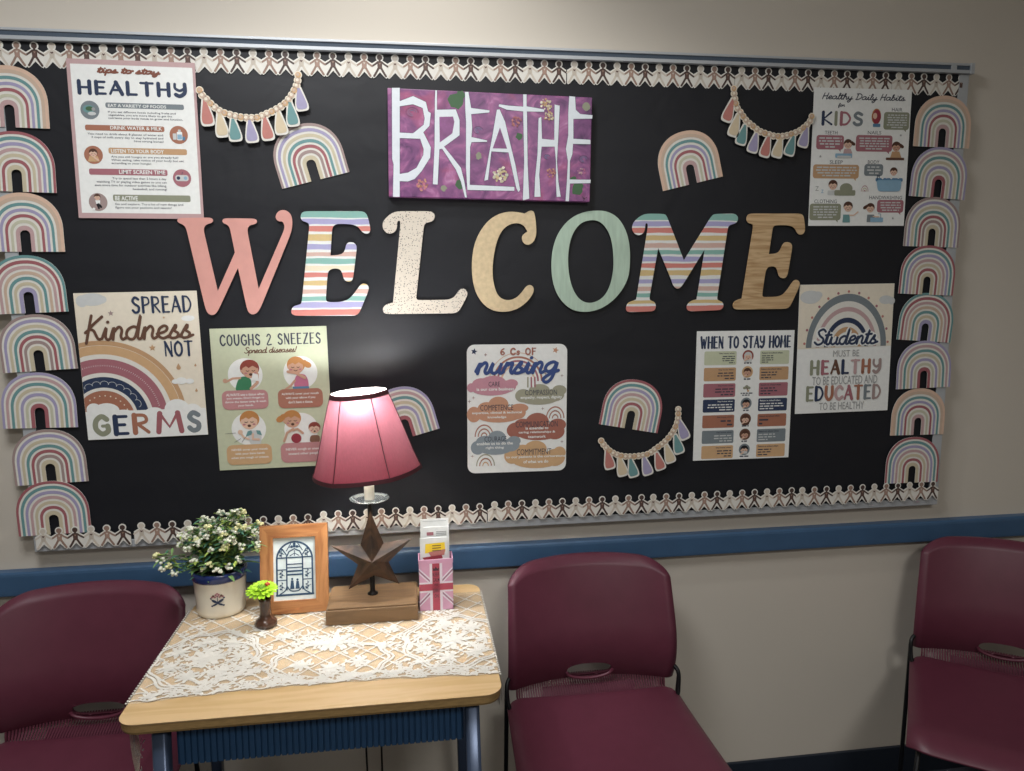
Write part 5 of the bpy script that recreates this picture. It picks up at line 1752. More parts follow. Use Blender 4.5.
def shade_material():
    m, nt, b = newmat('red_shade_cloth')
    L = nt.links
    out = nt.nodes['Material Output']
    tc = node(nt, 'ShaderNodeTexCoord')
    mp = node(nt, 'ShaderNodeMapping', Scale=(90, 90, 8))
    L.new(tc.outputs['Object'], mp.inputs['Vector'])
    nz = node(nt, 'ShaderNodeTexNoise', Scale=4.0, Detail=3.0)
    L.new(mp.outputs['Vector'], nz.inputs['Vector'])
    rp = node(nt, 'ShaderNodeValToRGB')
    rp.color_ramp.elements[0].color = lin('6c1526')
    rp.color_ramp.elements[1].color = lin('861f36')
    L.new(nz.outputs['Fac'], rp.inputs['Fac'])
    L.new(rp.outputs['Color'], b.inputs['Base Color'])
    b.inputs['Roughness'].default_value = .6
    b.inputs['Specular IOR Level'].default_value = .15
    tl = node(nt, 'ShaderNodeBsdfTranslucent')
    tl.inputs['Color'].default_value = lin('f2a3b2')
    mx = node(nt, 'ShaderNodeMixShader')
    mx.inputs['Fac'].default_value = .034
    ge = node(nt, 'ShaderNodeNewGeometry')      # the inside of the shade is lined in white
    ml = node(nt, 'ShaderNodeMix', data_type='RGBA')
    ml.inputs['B'].default_value = lin('ece6de')
    L.new(ge.outputs['Backfacing'], ml.inputs['Factor'])
    L.new(rp.outputs['Color'], ml.inputs['A'])
    L.new(ml.outputs['Result'], b.inputs['Base Color'])
    L.new(b.outputs[0], mx.inputs[1])
    L.new(tl.outputs[0], mx.inputs[2])
    L.new(mx.outputs[0], out.inputs['Surface'])
    return m


LX, LY = .8280, -.2500
lamp = thing('table_lamp', 'lit table lamp with red panelled shade and dark metal star on a block', 'lamp', (LX, LY, TZ))


def lp(mb, name, parent=None):
    o = mb.build(name, parent or lamp)
    return o


mb = MB()
mb.box((-.1000, -.0735, 0), (.1040, .0590, .0335), M_BLOCK, bev=.002)
mb.box((-.0960, -.0690, .0335), (.1000, .0560, .0375), M_BLOCK, bev=.0015)
lp(mb, 'base_block')
mb = MB()
mb.lathe([(.0001, .0375), (.012, .0375), (.012, .040), (.0075, .0425), (.0055, .046), (.0055, .255), (.009, .258), (.009, .262), (.0001, .262)], M_IRON, 20)
lp(mb, 'pole')
mb = MB()      # five-pointed faceted star, standing in front of the pole
c0 = (.0040, -.028, .1330)
outer = [(-.002, .114), (.0930, .0450), (.0590, -.0640), (-.0560, -.0700), (-.0920, .0360)]
inner = [(.0260, .0360), (.0360, -.0100), (.0020, -.0400), (-.0330, -.0120), (-.0260, .0350)]
ringp = [p for pr in zip(outer, inner) for p in pr]
for sg, dep in ((-1, .024), (1, .010)):
    vs = [(c0[0], c0[1] + sg * dep, c0[2])] + [(c0[0] + x, c0[1], c0[2] + z) for x, z in ringp]
    fs = [[0, 1 + i, 1 + (i + 1) % 10] for i in range(10)]
    mb.add(vs, fs if sg > 0 else [f[::-1] for f in fs], M_STAR)
lp(mb, 'metal_star')
mb = MB()
mb.lathe([(.0001, .262), (.030, .2625), (.0440, .2665), (.0450, .2690), (.0440, .2690), (.030, .2655), (.0001, .2650)], M_GLASS, 40)
lp(mb, 'drip_disc')
mb = MB()
mb.lathe([(.0001, .2655), (.0115, .2655), (.0115, .330), (.0095, .333), (.0001, .333)], M_SOCK, 20)
lp(mb, 'candle_sleeve')
M_BULB, nt_, b_ = newmat('glowing_bulb')
b_.inputs['Base Color'].default_value = (1, 1, 1, 1)
b_.inputs['Emission Color'].default_value = (1.0, .98, .97, 1)
b_.inputs['Emission Strength'].default_value = 22.0
mb = MB()
mb.lathe([(.0001, .333), (.011, .335), (.012, .350), (.0145, .395), (.0215, .420), (.0250, .437), (.0235, .452), (.0150, .465), (.0001, .470)], M_BULB, 24)
lp(mb, 'bulb')
# shade: eight gently flared panels, tipped a little towards the plant
shade_prof = [(.1235, .000), (.1185, .010), (.1080, .040), (.0960, .080), (.0840, .120), (.0730, .155), (.0620, .186)]
mb = MB()
mb.lathe(shade_prof, shade_material(), 72, sides=6)
# an open tube: drop the two caps the lathe adds
mb.f = mb.f[:-2]
mb.m = mb.m[:-2]
mb.sm = mb.sm[:-2]
shade = lp(mb, 'lamp_shade')
shade.location = (-.002, -.004, .3330 - .003)
shade.rotation_euler = (0, R(-4.2), R(-3.3))


def octr(r, a):
    w = PI / 6
    return r * (.70 + .30 * math.cos(w) / math.cos((a % (2 * w)) - w))


for i in range(6):
    a = 2 * PI * i / 6
    b = MB()
    b.tube([(octr(r_, a) * 1.004 * math.cos(a), octr(r_, a) * 1.004 * math.sin(a), z) for r_, z in shade_prof], .0011, M_SEAM, 6)
    b.build('piping', shade)
for nm, r_, z, h in (('bottom_binding', .1240, -.001, .009), ('top_binding', .0668, .1755, .0105)):
    b = MB()
    q = []
    ns = 72
    for rr_, zz in ((r_, z), (r_ * .985 if z < .1 else .0630, z + h)):
        q += [(octr(rr_ + .0008, 2 * PI * j / ns) * math.cos(2 * PI * j / ns), octr(rr_ + .0008, 2 * PI * j / ns) * math.sin(2 * PI * j / ns), zz) for j in range(ns)]
    b.add(q, [[j, (j + 1) % ns, ns + (j + 1) % ns, ns + j] for j in range(ns)], M_BIND, True)
    b.build(nm, shade)
b = MB()
for a in (0, 120, 240):
    b.tube([(.006 * math.cos(R(a)), .006 * math.sin(R(a)), .176), (.061 * math.cos(R(a)), .061 * math.sin(R(a)), .184)], .0013, M_SOCK, 6)
b.lathe([(.0001, .172), (.007, .172), (.007, .180), (.004, .186), (.0001, .190)], M_SOCK, 12)
b.build('spider_fitting', shade)
mb = MB()
cpts = catmull([(-.02, .0575, .012), (-.025, .075, .006), (-.03, .10, .001), (-.037, .1165, -.012), (-.037, .118, -.10), (-.037, .100, -.40), (-.030, .100, -.62), (-.010, .100, -.66), (.000, .100, -.60), (.002, .100, -.30), (.002, .108, -.04)], 8)
mb.tube(cpts, .0026, M_IRON, 8)
tag(mb.build('power_cord', loc=(LX, LY, TZ)), 'black cord hanging down behind the desk', 'cord')

# ------------------------------------------------------------------ framed paper cutting
M_FRAME = grain_material('frame_wood', 'b98252', '925c35', (30, 4, 30), .42)
M_FRAMEH = grain_material('frame_wood_across', 'b98252', '925c35', (4, 30, 30), .42)
M_PIC = mat('picture_paper', 'dfe9e8', .35, coat=.5)
M_CUT = mat('cut_blue_paper', '2d4a66', .7)
FW, FH, FB = .153, .202, .0290
fr = thing('picture_frame', 'wooden frame holding a dark blue arched paper cutting, leaning beside the lamp block', 'picture frame', (.6500, -.2450, TZ + .001), (PI / 2 - R(12), 0, R(1)))
for nm, poly, mt in (('frame_side', [(-FW / 2, 0), (-FW / 2 + FB, FB), (-FW / 2 + FB, FH - FB), (-FW / 2, FH)], M_FRAME), ('frame_side', [(FW / 2, FH), (FW / 2 - FB, FH - FB), (FW / 2 - FB, FB), (FW / 2, 0)], M_FRAME),
                     ('frame_rail', [(-FW / 2, 0), (FW / 2, 0), (FW / 2 - FB, FB), (-FW / 2 + FB, FB)], M_FRAMEH), ('frame_rail', [(FW / 2, FH), (-FW / 2, FH), (-FW / 2 + FB, FH - FB), (FW / 2 - FB, FH - FB)], M_FRAMEH)):
    b = MB()
    b.prism(poly if sum(poly[i][0] * poly[(i + 1) % 4][1] - poly[(i + 1) % 4][0] * poly[i][1] for i in range(4)) > 0 else poly[::-1], -.010, .006, mt)
    b.build(nm, fr)
b = MB()
b.box((-FW / 2 + FB - .003, FB - .003, -.008), (FW / 2 - FB + .003, FH - FB + .003, -.001), M_PIC)
b.build('picture_sheet', fr)
b = MB()
aw, ab, at = .0400, FB + .012, FH - FB - .010
asp = at - aw * 1.02


def cutz(p, w):
    b.ribbon(p, w * 1.25, -.0004, M_CUT)


archp = [(aw * math.cos(R(a)), asp + aw * math.sin(R(a))) for a in range(0, 181, 9)]
cutz([(aw, ab)] + archp + [(-aw, ab)], .0032)
cutz([(-aw - .001, ab), (aw + .001, ab)], .0036)
for y in (ab + .034, ab + .058):
    cutz([(-aw, y), (-.018, y)], .0018)
    cutz([(.018, y), (aw, y)], .0018)
for x in (-.018, .018):
    cutz([(x, ab + .012), (x, asp + .006)], .0026)
cutz([(-aw, asp + .004), (aw, asp + .004)], .0024)
cutz([(-.018, asp + .006), (-.012, asp + .018), (0, asp + .024), (.012, asp + .018), (.018, asp + .006)], .0024)
for y in (ab + .046, ab + .054, ab + .062, ab + .070):
    cutz([(-.018, y), (.018, y)], .0030 if y < ab + .06 else .002)
cutz(catmull([(-.018, ab + .020), (-.022, ab + .010), (-.034, ab + .002)], 5), .0022)
cutz(catmull([(.018, ab + .020), (.022, ab + .010), (.034, ab + .002)], 5), .0022)
cutz(catmull([(-.018, ab + .020), (-.010, ab + .010), (0, ab + .008), (.010, ab + .010), (.018, ab + .020)], 5), .0022)
for sx in (-1, 1):
    cutz([(sx * .018, asp + .010), (sx * .027, asp + .024)], .0020)
    cutz([(sx * .008, asp + .036), (sx * .018, asp + .020)], .0016)
    for y, n in ((ab + .014, 0), (ab + .042, 1), (asp + .010, 2)):
        for q in range(4):
            b.disc(sx * .029 + (-.003 + .004 * (q % 2)), y + q * .0042, .0024 - .0002 * q, -.0004, M_CUT, n=9)
        cutz([(sx * .029, y - .004), (sx * .029, y + .016)], .0011)
        cutz([(sx * .023, y + .002), (sx * .036, y + .007)], .0010)
# two standing figures and a small cross above the arch
for x, h_ in ((-.006, .020), (.006, .018)):
    b.flat([(x - .005, ab + .013), (x + .005, ab + .013), (x + .0026, ab + .013 + h_), (x - .0026, ab + .013 + h_)], -.0004, M_CUT)
    b.disc(x, ab + .016 + h_, .0026, -.0004, M_CUT, n=10)
for q in ((0, asp + .031), (-.006, asp + .029), (.006, asp + .029), (0, asp + .035)):
    b.disc(q[0], q[1], .0032, -.0004, M_CUT, n=10)
cutz([(-.012, asp + .028), (.012, asp + .028)], .0016)
cutz([(0, asp + .008), (0, asp + .020)], .0014)
cutz([(-.010, asp + .008), (0, asp + .014), (.010, asp + .008)], .0014)
b.build('paper_cutting', fr)
b = MB()
b.box((-.02, .01, -.075), (.02, .14, -.071), M_FRAMEH)
o = b.build('easel_back', fr)
o.data.transform(Matrix.Translation((0, 0, .071)))
o.data.transform(Matrix.Rotation(R(-24), 4, 'X'))
o.data.transform(Matrix.Translation((0, .045, -.0125)))

# ------------------------------------------------------------------ potted plant
M_POT = mat('pot_glaze', 'e3dccb', .18, var=.04, scale=14, coat=.4)
M_RIM = mat('pot_blue_glaze', '1f2f63', .15, var=.12, scale=30, coat=.5)
M_SOIL = mat('plant_base', '3a3226', .95, var=.3, scale=90)
M_LEAFA = mat('leaf_green', '74985a', .55, var=.22, scale=25)
M_LEAFB = mat('leaf_blue_green', '45735c', .55, var=.22, scale=25)
M_LEAFC = mat('leaf_lime', '9fb457', .55, var=.15, scale=25)
M_STEM = mat('stem_green', '6a8450', .6)
M_PET = mat('blossom_white', 'e2e4d2', .6, var=.05)
M_PETY = mat('blossom_cream', 'e3e2ab', .6, var=.08)
PX, PY = .4760, -.2000
pot = thing('potted_plant', 'white flowering artificial plant in a cream crock with a blue rim', 'potted plant', (PX, PY, TZ))
b = MB()
b.lathe([(.0001, .0), (.050, .0), (.0535, .004), (.0545, .012), (.0560, .050), (.0585, .084), (.0600, .0860)], M_POT, 48)
b.lathe([(.0500, .092), (.0480, .070), (.0001, .068)], M_POT, 48)
b.build('pot', pot)
b = MB()
b.lathe([(.0590, .0845), (.0612, .088), (.0618, .098), (.0612, .104), (.0585, .1060), (.0540, .1040), (.0500, .092)], M_RIM, 48)
b.f, b.m, b.sm = b.f[:-2], b.m[:-2], b.sm[:-2]
b.build('blue_rim', pot)
b = MB()
b.lathe([(.0495, .088), (.030, .094), (.0001, .096)], M_SOIL, 24)
b.build('moss', pot)


def on_pot(a, z, off=.0006):
    r_ = .0545 + (.0585 - .0545) * (z - .012) / .072 + off
    return Vector((r_ * math.sin(a), -r_ * math.cos(a), z))


b = MB()      # printed posy on the front of the crock


def decal(c, rx, ry, key, rot=0.0):
    pts = ell(0, 0, rx, ry, 14, rot)
    b.add([on_pot(.12 + (c[0] + x) / .057, .044 + c[1] + y) for x, y in pts], [list(range(len(pts)))], key)


for s in (-1, 1):
    decal((s * .0065, .001), .0075, .0030, 'navy', s * .55)
    decal((s * .0060, -.0070), .0070, .0022, 'navy', -s * .45)
    decal((s * .0125, -.0100), .0024, .0020, 'navy')
    decal((s * .0085, .0140), .0028, .0028, 'brown')
    decal((s * .0115, .0115), .0026, .0022, 'mauve')
    decal((s * .0050, .0110), .0026, .0022, 'mauve')
    decal((s * .0140, .0080), .0024, .0018, 'navy', s * .6)
for q in ((0, .0190), (-.003, .0165), (.003, .0165), (0, .0140)):
    decal(q, .0026, .0024, 'mauve')
decal((0, .0165), .0015, .0015, 'cream')
decal((0, .004), .0008, .0100, 'navy')
b.build('printed_posy', pot)

rnd = random.Random(23)


def leaf(mb, p, d, ln, w, m, curl=.25):
    d = Vector(d).normalized()
    up = Vector((0, 0, 1))
    s = d.cross(up)
    s = s.normalized() if s.length > 1e-3 else Vector((1, 0, 0))
    nn = s.cross(d)
    vs = []
    prof_ = [(0, .12), (.25, .8), (.5, 1), (.75, .7), (1, .03)]
    for t, q in prof_:
        c = Vector(p) + d * ln * t - Vector((0, 0, 1)) * ln * curl * t * t
        vs += [c - s * w * q / 2 + nn * w * .12 * q, c + Vector((0, 0, 0)) - nn * w * .08 * q, c + s * w * q / 2 + nn * w * .12 * q]
    fs = []
    for i in range(len(prof_) - 1):
        for j in range(2):
            fs.append([3 * i + j, 3 * i + j + 1, 3 * i + j + 4, 3 * i + j + 3])
    mb.add(vs, fs, m, True)


stems_m, leaves_m = MB(), MB()
tips = []
targets = []
for i in range(56):      # a wide low dome
    a = rnd.uniform(0, 2 * PI)
    q = math.sqrt(rnd.random())
    hgt = .085 + .055 * (1 - q ** 2) + rnd.uniform(-.012, .020)
    targets.append((.092 * q * math.cos(a) + .012, .062 * q * math.sin(a), .096 + hgt * rnd.uniform(.62, 1.0)))
targets += [(.045, -.010, .238), (.058, .005, .232), (.030, .0, .228), (-.050, -.02, .205), (-.062, -.03, .190), (-.128, -.030, .150), (-.112, -.035, .118), (-.085, -.045, .112), (-.120, -.03, .138), (-.098, -.035, .128), (-.075, -.02, .170), (.088, -.02, .190), (.092, .0, .165), (.065, -.03, .205),
            (-.02, -.058, .125), (.012, -.060, .118), (.036, -.055, .122), (-.005, -.060, .132), (-.04, -.052, .140), (.055, -.045, .135), (.0, -.055, .165), (.030, -.05, .170), (-.03, -.05, .180), (.06, -.035, .165), (-.055, -.04, .165)]
for tx, ty, tz in targets:
    a = (tx * .22, ty * .22, .092)
    mid = (tx * .55, ty * .55, .092 + (tz - .092) * .72 + .006)
    pth = catmull([a, mid, (tx, ty, tz)], 5)
    stems_m.tube(pth, .0011, M_STEM, 5)
    for k in range(2, len(pth)):
        for _q in range(2):
            aa = rnd.uniform(0, 2 * PI)
            leaf(leaves_m, pth[k], (math.cos(aa), math.sin(aa), rnd.uniform(-.1, .8)), rnd.uniform(.014, .030), rnd.uniform(.0045, .0090), rnd.choice([M_LEAFA, M_LEAFA, M_LEAFB, M_LEAFC]))
    tips.append((tx, ty, tz))
for i in range(120):
    a = rnd.uniform(0, 2 * PI)
    q = rnd.uniform(.1, 1)
    leaf(leaves_m, (.055 * q * math.cos(a), .050 * q * math.sin(a), .095 + rnd.uniform(0, .05)), (math.cos(a), math.sin(a), rnd.uniform(.0, 1.0)), rnd.uniform(.022, .045), rnd.uniform(.008, .015), rnd.choice([M_LEAFA, M_LEAFB, M_LEAFB]))
stems_m.build('stems', pot)
leaves_m.build('leaves', pot)
for i, tp in enumerate(tips):
    b = MB()
    key = M_PETY if i % 4 == 1 else M_PET
    for q in range(rnd.randint(7, 12)):
        d = Vector((rnd.gauss(0, 1), rnd.gauss(0, 1), rnd.gauss(.35, .8))).normalized() * rnd.uniform(.003, .0095)
        p = Vector(tp) + d
        b.ball(p, rnd.uniform(.0030, .0048), key, 7, 4, sc=(1, 1, .8))
    b.build('flower_cluster', pot)

# ------------------------------------------------------------------ little vase and green flower
M_VASE = mat('brown_glass', '4a3226', .12, var=.3, scale=50, coat=.5)
M_LIME = mat('lime_petal', 'a4d22f', .5, var=.12, scale=60)
M_LIMED = mat('lime_centre', '6f9a25', .6, var=.2, scale=90)
M_RED = mat('red_centre', 'b5482c', .5)
VX, VY = .5950, -.2990
vase = thing('bud_vase', 'small brown glass bud vase with a round foot, left of the picture frame', 'vase', (VX, VY, TZ))
b = MB()
b.lathe([(.0001, .0), (.0215, .0), (.0240, .004), (.0240, .010), (.0200, .0160), (.0140, .0205), (.0125, .030), (.0120, .045), (.0128, .058), (.0142, .0640), (.0125, .0640), (.0105, .058), (.0100, .030), (.0001, .024)], M_VASE, 32)
b.build('glass_body', vase)
b = MB()
for i in range(5):
    a = 2 * PI * i / 5 + .3
    b.tube([(.0236 * math.cos(a + t), .0236 * math.sin(a + t), .004 + .003 * math.sin(t * 6) + .0035 * t) for t in [k * .12 for k in range(8)]], .0012, M_VASE, 6)
b.build('moulded_swirls', vase)
fl = thing('artificial_flower', 'lime green artificial flower with a reddish spot standing in the brown vase', 'flower', (VX, VY, TZ + .0300))
b = MB()
b.tube([(0, 0, 0), (-.001, 0, .030), (-.003, -.004, .052)], .0022, M_LIMED, 8)
b.build('stem', fl)
hc = Vector((-.0040, -.006, .056))
til = Matrix.Rotation(R(12), 3, 'X')
b = MB()
for ringi, (n_, r0, r1, up, w) in enumerate(((20, .010, .0345, .001, .0085), (17, .008, .0285, .004, .0080), (13, .005, .0190, .006, .0065))):
    for i in range(n_):
        a = 2 * PI * i / n_ + ringi * .2 + rnd.uniform(-.06, .06)
        ca, sa = math.cos(a), math.sin(a)
        vs = []
        for t, q in ((0, .5), (.4, .9), (.75, 1), (.93, .8), (1, .25)):
            r_ = r0 + (r1 - r0) * t
            z = up * t + .0028 * ringi - .002 * t * t
            for s in (-1, 0, 1):
                v = Vector((ca * r_ - sa * s * w * q / 2, sa * r_ + ca * s * w * q / 2, z + (.0012 if s else 0)))
                vs.append(hc + til @ v)
        b.add(vs, [[3 * k_ + j, 3 * k_ + j + 1, 3 * k_ + j + 4, 3 * k_ + j + 3] for k_ in range(4) for j in range(2)], M_LIME, True)
b.build('petals', fl)
b = MB()
for i in range(24):
    a, q = i * 2.4, .0017 * math.sqrt(i)
    b.ball(hc + til @ Vector((q * math.cos(a), q * math.sin(a), .0085)), .0019, M_LIMED, 6, 4)
b.build('flower_centre', fl)
b = MB()
for i in range(4):
    b.ball(hc + til @ Vector((.012 + .003 * math.cos(i * 1.6), .005 + .003 * math.sin(i * 1.6),   .0110)), .0032, M_RED, 8, 5)
b.build('red_spot', fl)

# ------------------------------------------------------------------ pink tin with leaflets
M_TIN = mat('pink_tin', 'd9a3c0', .3, var=.04, coat=.3)
M_TINR = mat('tin_red', 'b3465a', .3, var=.05)
M_TINW = mat('tin_white', 'e8dde6', .3)
M_TINB = mat('tin_stripe', '9b6a86', .3)
tin = thing('leaflet_tin', 'pink tin printed with a red and white cross flag, right of the lamp block', 'tin', (.9750, -.2800, TZ), (0, 0, R(.3)))
TW, TD, TH = .0780, .046, .1140
b = MB()
b.box((-TW / 2, 0, 0), (TW / 2, .0012, TH), M_TIN)
b.box((-TW / 2, TD - .0012, 0), (TW / 2, TD, TH), M_TIN)
b.box((-TW / 2, 0, 0), (-TW / 2 + .0012, TD, TH), M_TIN)
b.box((TW / 2 - .0012, 0, 0), (TW / 2, TD, TH), M_TIN)
b.box((-TW / 2, 0, 0), (TW / 2, TD, .0012), M_TIN)
b.build('tin_body', tin)
b = MB()
for a, c in (((-TW / 2 - .001, -.001, TH), (TW / 2 + .001, .0008, TH + .0095)), ((-TW / 2 - .001, TD - .0008, TH), (TW / 2 + .001, TD + .001, TH + .0095)), ((-TW / 2 - .001, -.001, TH), (-TW / 2 + .0008, TD + .001, TH + .0095)), ((TW / 2 - .0008, -.001, TH), (TW / 2 + .001, TD + .001, TH + .0095))):
    b.box(a, c, M_TIN)
b.build('rolled_lip', tin)
b = MB()


def tq(poly, d, key):
    a = sum(poly[i][0] * poly[(i + 1) % len(poly)][1] - poly[(i + 1) % len(poly)][0] * poly[i][1] for i in range(len(poly)))
    poly = poly if a > 0 else poly[::-1]
    b.add([(x, -.0004 - d, z) for x, z in poly], [list(range(len(poly)))], key)


hw_, cz_ = TW / 2, TH * .50
for sx in (-1, 1):
    for sz in (-1, 1):
        ez = 0 if sz < 0 else TH
        tz_ = cz_ + sz * .040
        tq([(sx * .012, cz_ + sz * .006), (sx * hw_, tz_ - sz * .007), (sx * hw_, tz_ + sz * .007), (sx * .012, cz_ + sz * .020)], .0002, M_TINW)
        tq([(sx * .012, cz_ + sz * .010), (sx * hw_, tz_ - sz * .002), (sx * hw_, tz_ + sz * .003), (sx * .012, cz_ + sz * .015)], .0004, M_TINB)
tq([(-.0145, 0), (.0145, 0), (.0145, TH), (-.0145, TH)], .0006, M_TINW)
tq([(-hw_, cz_ - .0125), (hw_, cz_ - .0125), (hw_, cz_ + .0125), (-hw_, cz_ + .0125)], .0006, M_TINW)
tq([(-.0085, 0), (.0085, 0), (.0085, TH), (-.0085, TH)], .0008, M_TINR)
tq([(-hw_, cz_ - .0080), (hw_, cz_ - .0080), (hw_, cz_ + .0080), (-hw_, cz_ + .0080)], .0008, M_TINR)
b.build('printed_flag', tin)
b = MB()
M_TINT = mat('tin_lettering', '4a2a38', .4)
for s, z0, z1 in (('KEEP', .083, .092), ('CALM', .070, .079), ('AND', .0605, .0655), ('CARRY', .044, .053), ('ON', .031, .040)):
    w = {'KEEP': .0150, 'CALM': .0150, 'AND': .009, 'CARRY': .0160, 'ON': .010}[s]
    vs, fs = glyphs(s, .01)
    X, Y = [p[0] for p in vs], [p[1] for p in vs]
    b.add([(-w / 2 + (x - min(X)) / (max(X) - min(X)) * w, -.0018, z0 + (y - min(Y)) / (max(Y) - min(Y)) * (z1 - z0)) for x, y in vs], fs, M_TINT)
tq([(-.0065, .0965), (.0065, .0965), (.0075, .1045), (.0035, .1010), (0, .1065), (-.0035, .1010), (-.0075, .1045)], .0012, M_TINT)
b.build('lettering', tin)
M_LFW = mat('leaflet_white', 'e6e8e6', .45)


def leaflet(label, x, y, w, h, tilt, decor):
    t = thing('leaflet', label, 'leaflet', (.9750 + x, -.2800 + y, TZ + .0020), (R(tilt), 0, R(.3)), 'leaflets standing in the pink tin')
    q = MB()
    q.box((-w / 2, 0, 0), (w / 2, .0022, h), M_LFW)
    q.build('folded_paper', t)
    global b
    b = MB()
    decor(w, h)
    if b.v:
        b.build('print', t)


def d_front(w, h):
    tq([(-w * .30, h - .014), (w * .42, h - .012), (w * .44, h - .034), (-w * .32, h - .036)], .0001, ink('yellow'))
    tq([(-w * .20, h - .034), (w * .44, h - .028), (w * .40, h - .042), (-w * .10, h - .044)], .0003, ink('coral'))
    tq([(-w * .42, h - .046), (w * .30, h - .041), (w * .34, h - .050), (-w * .36, h - .052)], .0003, ink('crimson'))
    for i in range(3):
        tq([(-w * .05, h - .018 - i * .006), (w * .28, h - .0175 - i * .006), (w * .28, h - .0195 - i * .006), (-w * .05, h - .020 - i * .006)], .0004, ink('brown'))


def d_mid(w, h):
    tq([(-w * .36, h - .012), (-w * .10, h - .012), (-w * .10, h - .020), (-w * .36, h - .020)], .0001, ink('mauve'))
    for i in range(3):
        tq([(0, h - .011 - i * .004), (w * .40, h - .011 - i * .004), (w * .40, h - .013 - i * .004), (0, h - .013 - i * .004)], .0001, ink('grey'))


def d_back(w, h):
    tq([(-w * .42, h - .004), (w * .42, h - .004), (w * .42, h - .006), (-w * .42, h - .006)], .0001, ink('lgrey'))


leaflet('white leaflet with a yellow and red picture, front one in the pink tin', -.004, .010, .062, .168, -2, d_front)
leaflet('white leaflet with a small dark heading, standing behind the yellow and red one', .003, .021, .060, .190, -2, d_mid)
leaflet('blank-topped white leaflet, rearmost and tallest in the pink tin', .000, .034, .066, .205, -2, d_back)

# ================================================================== chairs
M_SHELL = mat('burgundy_plastic', '5a2a39', .40, var=.05, scale=30, bump=.10, bscale=1400, spec=.45)
M_WIRE = mat('black_wire', '17181b', .38, var=.05, metal=.4)


def sgn(a):
    return -1 if a < 0 else 1


